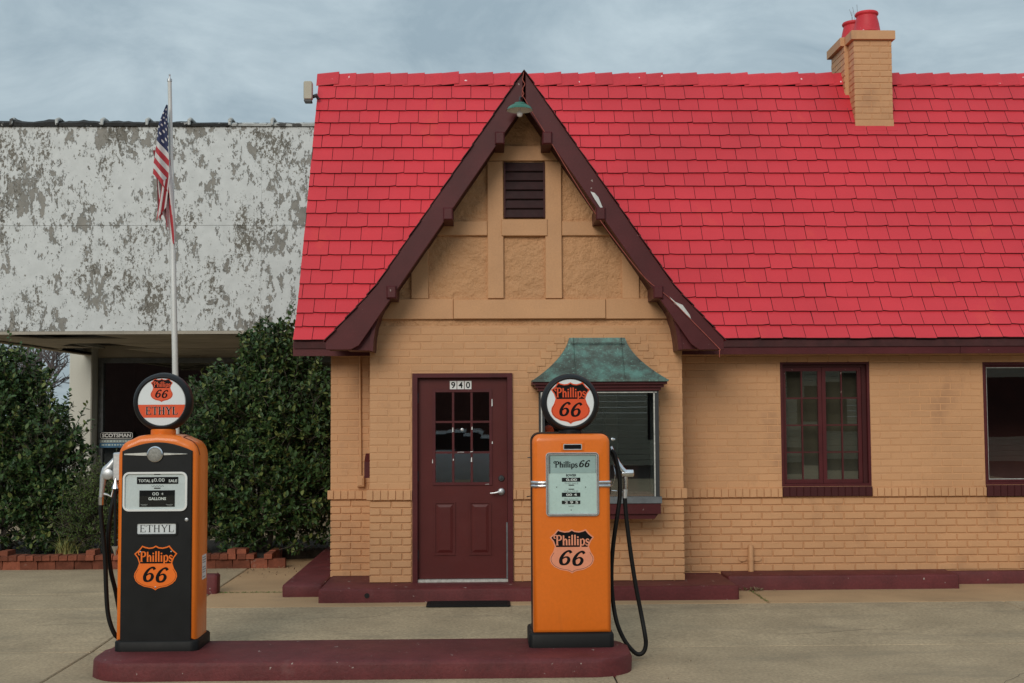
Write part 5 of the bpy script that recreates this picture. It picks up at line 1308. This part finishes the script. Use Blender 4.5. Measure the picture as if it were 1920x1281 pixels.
bed = MB().prism([(-9.0, PLY + .10), (xe - .06, PLY + .10), (xe - .06, 3.1), (-1.7, 3.3), (-1.7, 4.4), (-9.0, 4.4)], [(.03, 0), (.15, 0), (.17, .05)], axis='z').build('planting_bed', M['soil']); bed['kind'] = 'structure'

# ------------------------------------------------------------------ shrubs
def leaf_mesh(mb, p, d, n_, L, W):
    """pointed oval leaf folded along its midrib"""
    s = d.cross(n_); s.normalize(); n2 = s.cross(d); n2.normalize()
    a = p; b1 = p + d * L * .35 + s * W * .5 + n2 * W * .14; b2 = p + d * L * .35 - s * W * .5 + n2 * W * .14
    c1 = p + d * L * .72 + s * W * .42 + n2 * W * .08; c2 = p + d * L * .72 - s * W * .42 + n2 * W * .08
    mid = p + d * L * .5; e = p + d * L - n2 * W * .1
    i = mb.pts((a, b1, c1, e, c2, b2, mid))
    mb.face([i[0], i[6], i[2], i[1]]); mb.face([i[6], i[3], i[2]]); mb.face([i[0], i[5], i[4], i[6]]); mb.face([i[6], i[4], i[3]])
def shrub(name, base, lobes, nshoots, label, seed, leaf=(.066, .033), sprigs=8, mt='holly', per=9, group=None, keep=None):
    rnd = random.Random(seed); t = thing(name, base, label, 'shrub', group)
    base = Vector(base); w = MB(); lv = MB()
    lob = [(Vector(c), Vector(r_)) for c, r_ in lobes]
    vol = [r_.x * r_.y + r_.x * r_.z for _, r_ in lob]; tot = sum(vol)
    # main stems towards the lobes
    for c, r_ in lob:
        for s in range(2):
            e = c + Vector((rnd.uniform(-.3, .3) * r_.x, rnd.uniform(-.3, .3) * r_.y, rnd.uniform(.0, .5) * r_.z)); b0 = base + Vector((rnd.uniform(-.15, .15), rnd.uniform(-.1, .1), 0))
            w.tube([b0, b0.lerp(e, .4) + Vector((rnd.uniform(-.1, .1), rnd.uniform(-.1, .1), .05)), e], [.028, .018, .006], 6)
    def sprig(p, ax, L, cnt, sc=1.0):
        tip = p + ax * L
        w.tube([p - ax * .12, p.lerp(tip, .5), tip], [.004, .003, .0015], 4, caps=False)
        for k in range(cnt):
            f = (k + rnd.random()) / cnt; q = p.lerp(tip, f)
            rv = Vector((rnd.gauss(0, 1), rnd.gauss(0, 1), rnd.gauss(.25, 1))); rv = rv - ax * rv.dot(ax)
            if rv.length < .05: continue
            rv.normalize(); d = (ax * rnd.uniform(.25, .9) + rv).normalized()
            nrm = (Vector((0, 0, 1)) + rv * .3 + Vector((rnd.gauss(0, .5), rnd.gauss(0, .5), rnd.gauss(0, .4)))).normalized()
            if abs(nrm.dot(d)) > .93: nrm = Vector((0, -1, .2)).normalized()
            s_ = sc * rnd.uniform(.5, 1.3); leaf_mesh(lv, q, d, nrm, leaf[0] * s_, leaf[1] * s_)
    for _ in range(nshoots):
        r0 = rnd.uniform(0, tot); k = 0
        while r0 > vol[k] and k < len(vol) - 1: r0 -= vol[k]; k += 1
        c, r_ = lob[k]
        v = Vector((rnd.gauss(0, 1), rnd.gauss(-.25, 1), rnd.gauss(.1, 1))).normalized()
        rad = rnd.uniform(.30, 1.0) ** .55
        bmp = 1 + .22 * mnoise.noise(v * 2.6 + c * 3.1)
        p = c + Vector((v.x * r_.x, v.y * r_.y, v.z * r_.z)) * rad * bmp
        if p.z < base.z + .06: continue
        if rad > .7 and mnoise.noise(p * 3.2 + Vector((seed, 0, 0))) < -.20: continue
        if keep and not keep(p): continue
        ax = (v * .9 + Vector((rnd.gauss(0, .4), rnd.gauss(0, .4), .55))).normalized()
        sprig(p, ax, rnd.uniform(.07, .17), rnd.randint(per - 2, per + 3))
    for _ in range(sprigs):     # long shoots breaking the outline
        k = rnd.randrange(len(lob)); c, r_ = lob[k]; v = Vector((rnd.gauss(0, .8), rnd.gauss(-.2, .5), abs(rnd.gauss(.9, .4)))).normalized()
        p = c + Vector((v.x * r_.x, v.y * r_.y, v.z * r_.z)) * .95
        if keep and not keep(p): continue
        sprig(p, (v + Vector((0, 0, .9))).normalized(), rnd.uniform(.18, .34), 13)
    w.build('stems', M['bark'], t); lo = lv.build('crown', M[mt], t); return t
def keep_r(p): return p.x < -1.70 and not (p.z > 2.30 and p.x > -2.04 and p.y < 4.2)
shrub('holly_bush', (-2.8, 3.0, .15), [((-2.75, 3.0, .95), (.98, .62, .85)), ((-2.5, 2.95, 1.75), (.85, .62, .75)), ((-3.05, 3.0, 1.75), (.72, .55, .62)), ((-2.62, 3.0, 2.42), (.48, .45, .56)), ((-2.15, 2.95, 1.3), (.50, .55, 1.1)), ((-3.3, 2.95, .8), (.50, .45, .7))],
      6800, 'tall dark green holly bush against the left end of the cottage', 11, sprigs=34, keep=keep_r)
shrub('holly_bush', (-6.1, 3.2, .15), [((-5.95, 3.15, .95), (.95, .65, .85)), ((-6.2, 3.2, 1.7), (.85, .6, .72)), ((-5.45, 3.1, 1.35), (.55, .5, .72)), ((-6.9, 3.2, 1.4), (.9, .6, 1.0)), ((-6.0, 3.2, 2.2), (.50, .4, .42)), ((-5.3, 3.0, .7), (.5, .45, .55))],
      5900, 'broad dark green holly bush at the left edge beside the white column', 23, sprigs=26)
shrub('juniper_shrub', (-4.78, 2.75, .15), [((-4.72, 2.75, .55), (.42, .28, .42)), ((-4.62, 2.78, .85), (.26, .24, .36))], 1100, 'small upright yellow green shrub between the holly and the black pump', 31, leaf=(.034, .012), sprigs=8, mt='juniper', per=13)
gt = thing('ornamental_grass', (-4.98, 2.5, .16), 'small tuft of striped yellow green grass behind the brick edging', 'plant')
b = MB(); rnd = random.Random(8)
for k in range(90):
    a = rnd.uniform(0, 2 * math.pi); lean = rnd.uniform(.3, 1.25); L = rnd.uniform(.20, .40); p = Vector((-4.96 + rnd.gauss(0, .05), 2.47 + rnd.gauss(0, .03), .16)); dirv = Vector((math.cos(a), math.sin(a) * .7, 0)); s = Vector((-dirv.y, dirv.x, 0)).normalized() * .008
    prev = None
    for j in range(6):
        f = j / 5; q = p + dirv * lean * L * f * f * .9 + Vector((0, 0, L * (f - .45 * lean * f * f))); ww = s * (1 - f * .9)
        i = b.pts((q - ww, q + ww))
        if prev: b.face([prev[0], prev[1], i[1], i[0]])
        prev = i
b.build('blades', M['grassblade'], gt)
# weeds in the joints, fallen leaves
b = MB(); rnd = random.Random(5)
def weed(x, y, z, n_, sp, h):
    for _ in range(n_):
        p = Vector((x + rnd.gauss(0, sp[0]), y + rnd.gauss(0, sp[1]), z)); a = rnd.uniform(0, 6.28); d = Vector((math.cos(a) * .6, math.sin(a) * .6, rnd.uniform(.2, 1))).normalized(); leaf_mesh(b, p, d, Vector((0, 0, 1)) if d.z < .9 else Vector((1, 0, 0)), h * rnd.uniform(.5, 1.2), h * .35)
for k in range(26): weed(-2.74 + k * .041, .33, .047, 12, (.02, .010), .018)
for k in range(22): weed(2.665 - .0 * k, .20 - k * .035, .047, 5, (.010, .02), .016)
o = b.build('weeds', M['weed']); tag(o, 'thin green weeds growing in the slab joints', 'weeds', kind='stuff')
b = MB()
for _ in range(46): weed(2.55 + rnd.uniform(-.15, .28), .16 + rnd.gauss(0, .03), .054, 1, (.02, .02), .05)
for _ in range(60): weed(-2.55 + rnd.gauss(0, .3), 2.0 + rnd.gauss(0, .28), .054, 1, (.05, .05), .035)
for _ in range(70): weed(rnd.uniform(-6, 6), rnd.uniform(-7, .2), .006, 1, (.1, .1), .022)
o = b.build('fallen_leaves', M['deadleaf']); tag(o, 'scattered dry brown leaves and twigs on the concrete', 'leaves', kind='stuff')

# bare trees far behind the left shrub
def bare_tree(x, y, h, seed, label):
    rnd = random.Random(seed); t = thing('bare_tree', (x, y, 0), label, 'tree', 'bare trees behind the canopy'); tr = MB(); tw = MB()
    def grow(p, d, L, r, lvl):
        e = p + d * L; mid = p.lerp(e, .5) + Vector((rnd.gauss(0, .04) * L, rnd.gauss(0, .04) * L, 0))
        (tr if lvl < 2 else tw).tube([p, mid, e], [r, r * .85, r * .66], 6 if lvl < 2 else 3, caps=False)
        if lvl >= 6: return
        for _ in range(2 if lvl < 1 else 3):
            nd = (d + Vector((rnd.gauss(0, .48), rnd.gauss(0, .48), rnd.gauss(.12, .3)))).normalized()
            grow(p.lerp(e, rnd.uniform(.55, 1.0)), nd, L * rnd.uniform(.62, .82), r * .66, lvl + 1)
    grow(Vector((x, y, 0)), Vector((rnd.gauss(0, .05), 0, 1)).normalized(), h * .22, h * .016, 0)
    tr.build('trunk', M['bark'], t); tw.build('crown', M['twig'], t)
bare_tree(-14.5, 26, 8.0, 2, 'bare grey tree showing between the left holly and the white column')
bare_tree(-18.2, 34, 9.5, 7, 'bare grey tree farther back at the left edge')
bare_tree(-13.3, 25, 6.8, 21, 'slender bare tree close to the white column')
bare_tree(-16.6, 24, 6.5, 15, 'small bare tree with fine twigs above the left holly')

# ------------------------------------------------------------------ flagpole and flag
YF_ = 1.6
pt, pb = at(318, 150, YF_), at(329, 700, YF_)
dv = (pb - pt) / (pt.z - pb.z); foot = pb + dv * (pb.z - .05)
fp = thing('flagpole', (foot.x, YF_, .05), 'slim white flagpole standing behind the black pump', 'flagpole')
zz = [.05, 1.0, 2.2, AZ(323, 470, YF_), AZ(323, 469, YF_), AZ(320, 320, YF_), AZ(320, 319, YF_), pt.z]
MB().tube([(pt.x + dv.x * (pt.z - z), YF_, z) for z in zz], [.036, .034, .032, .030, .027, .026, .024, .0225], 16).build('pole', M['pole'], fp, smooth=50)
MB().lathe([(.027, -.02), (.027, .01), (.012, .018), (.008, .05), (.012, .058), (.006, .07)], (pt.x, YF_, pt.z), 'z', 14).build('finial', M['alu'], fp, smooth=40)
MB().tube([(pt.x + dv.x * (pt.z - z) - .034 + .004 * math.sin(z * 3), YF_ - .01, z) for z in [1.2 + k * .25 for k in range(15)]], .0025, 4).build('halyard', M['pole'], fp)
# limp flag: the front pleats hang in folds beside the pole
def flag():
    top = at(316, 199, YF_ - .04); HO = 1.02
    b = MB()
    def grid(NU, NV, pos, colour):
        ids = [[len(b.v) + i * (NV + 1) + j for j in range(NV + 1)] for i in range(NU + 1)]
        for i in range(NU + 1):
            for j in range(NV + 1):
                x, y, z = pos(i / NU, j / NV); b.v.append((top.x + x + dv.x * (-z), top.y + y, top.z + z))
        for i in range(NU):
            for j in range(NV): b.face([ids[i][j], ids[i + 1][j], ids[i + 1][j + 1], ids[i][j + 1]], colour((i + .5) / NU, (j + .5) / NV))
    # the hoist side: a fold pushed out to the left, stripes rising away from the pole
    def pos1(s, t):
        w_ = .012 + .172 * min(1, t / .84) ** .85; rise = (.07 + .21 * t) * s * (1.0 - .15 * s)
        return (-w_ * s + .010 * math.sin(6 * t + 3 * s) * s, -.03 - .045 * math.sin(math.pi * s * .9) - .02 * math.sin(7 * s + 5 * t), -HO * t * 1.0 + rise * min(1, t * 3))
    def col1(s, t):
        st_ = int(t * 13)
        if st_ < 7 and s < 1.1:
            su, sv = s * 4.4, t * 13 / 7 * 9; ku, kv = round(su), round(sv)
            if 0 < kv < 9 and (ku + kv) % 2 == 0 and ((su - ku) / 4.4 * .17) ** 2 + ((sv - kv) / 9 * .55) ** 2 < .0155 ** 2: return 1
            return 2
        return 0 if st_ % 2 == 0 else 1
    grid(60, 150, pos1, col1)
    # the fly: gathered pleats falling behind and below it, stripes running nearly upright
    def pos2(s, t):
        hem = 1.24 + .36 * s ** 1.4 + .05 * math.sin(s * 17)
        z0 = -.50 - .12 * s; z = z0 + (-hem - z0) * t
        x = (-.165 + .205 * s) * (1 - .12 * t) + .012 * math.sin(11 * s + 4 * t) + .03 * t - .02
        return (x, .005 + .030 * math.sin(s * 19) - .01 * t, z)
    def col2(s, t): return 0 if int(s * 8.0 + .55 * t + .9 * math.sin(s * 3 + t * 2)) % 2 == 0 else 1
    grid(70, 60, pos2, col2)
    # a turned-back corner in front
    def pos3(s, t):
        return (-.075 + .085 * s - .075 * t * (1 - s * .3), -.055 - .02 * math.sin(s * 5), -.80 - .10 * (1 - s) - .42 * t + .06 * s * t)
    def col3(s, t): return 0 if int(s * 3.2 + .4) % 2 == 0 else 1
    grid(30, 40, pos3, col3)
    o = b.build('flag', [mat('flag_red', (.42, .035, .045), .8, var=.06, bump=.1), mat('flag_white', (.60, .58, .57), .8, var=.05, bump=.1), mat('flag_blue', (.022, .03, .085), .8, var=.06, bump=.1)], None, smooth=80)
    tag(o, 'limp stars and stripes flag hanging in folds from the pole', 'flag')
flag()

# ------------------------------------------------------------------ the street behind the camera, which the windows reflect
sb_ = thing('street_building', (4, -30, 0), 'cream siding and brick building across the street, mirrored in the windows', 'building')
b = MB()
for k in range(26): b.box((2.5, -30.0, k * .2), (44, -30.4, k * .2 + .185), M=None)
b.build('siding_wall', M['siding'], sb_)
MB().box((-46, -31, 0), (2.45, -30.2, 5.4)).build('brick_wall', M['dkbrick'], sb_)
MB().box((-46.4, -31.2, 5.41), (44.4, -29.8, 5.6)).build('roof', M['soffit'], sb_)
for x0_, x1_ in ((-13, -10.5), (-7, -4.5), (5.5, 7.5), (11, 14), (17, 20)): MB().box((x0_, -29.99, .9), (x1_, -30.18, 3.0)).build('window', M['void'], sb_)
car = thing('parked_car', (-.6, -15.6, 0), 'white car parked behind the camera, mirrored in the door and windows', 'car')
pf = [(-2.2, .35), (2.15, .35), (2.2, .62), (2.1, .86), (1.25, .98), (.55, 1.42), (-.9, 1.45), (-1.75, 1.02), (-2.15, .95), (-2.25, .6)]
MB().prism([(-.6 + a, b_) for a, b_ in pf], [(-14.75, .10), (-14.80, .0), (-16.40, .0), (-16.45, .10)]).build('body', M['car_white'], car, smooth=35)
wf = [(1.02, .99), (.50, 1.36), (-.86, 1.39), (-1.5, 1.02)]
MB().prism([(-.6 + a, b_) for a, b_ in wf], [(-14.74, 0), (-14.76, .02)]).build('side_window', M['void'], car); MB().prism([(-.6 + a, b_) for a, b_ in wf], [(-16.44, .02), (-16.46, 0)]).build('side_window', M['void'], car)
for wx in (-2.0, .78):
    for wy in (-14.85, -16.35): 
        wh = MB().lathe([(.2, -.11), (.32, -.10), (.33, 0), (.32, .10), (.2, .11)], (wx, wy, .33), 'y', 24).build('wheel', M['rubber'], car); MB().lathe([(.19, -.115), (.19, .115)], (wx, wy, .33), 'y', 16).build('rim', M['alu'], wh)

scene.render.engine = 'CYCLES'
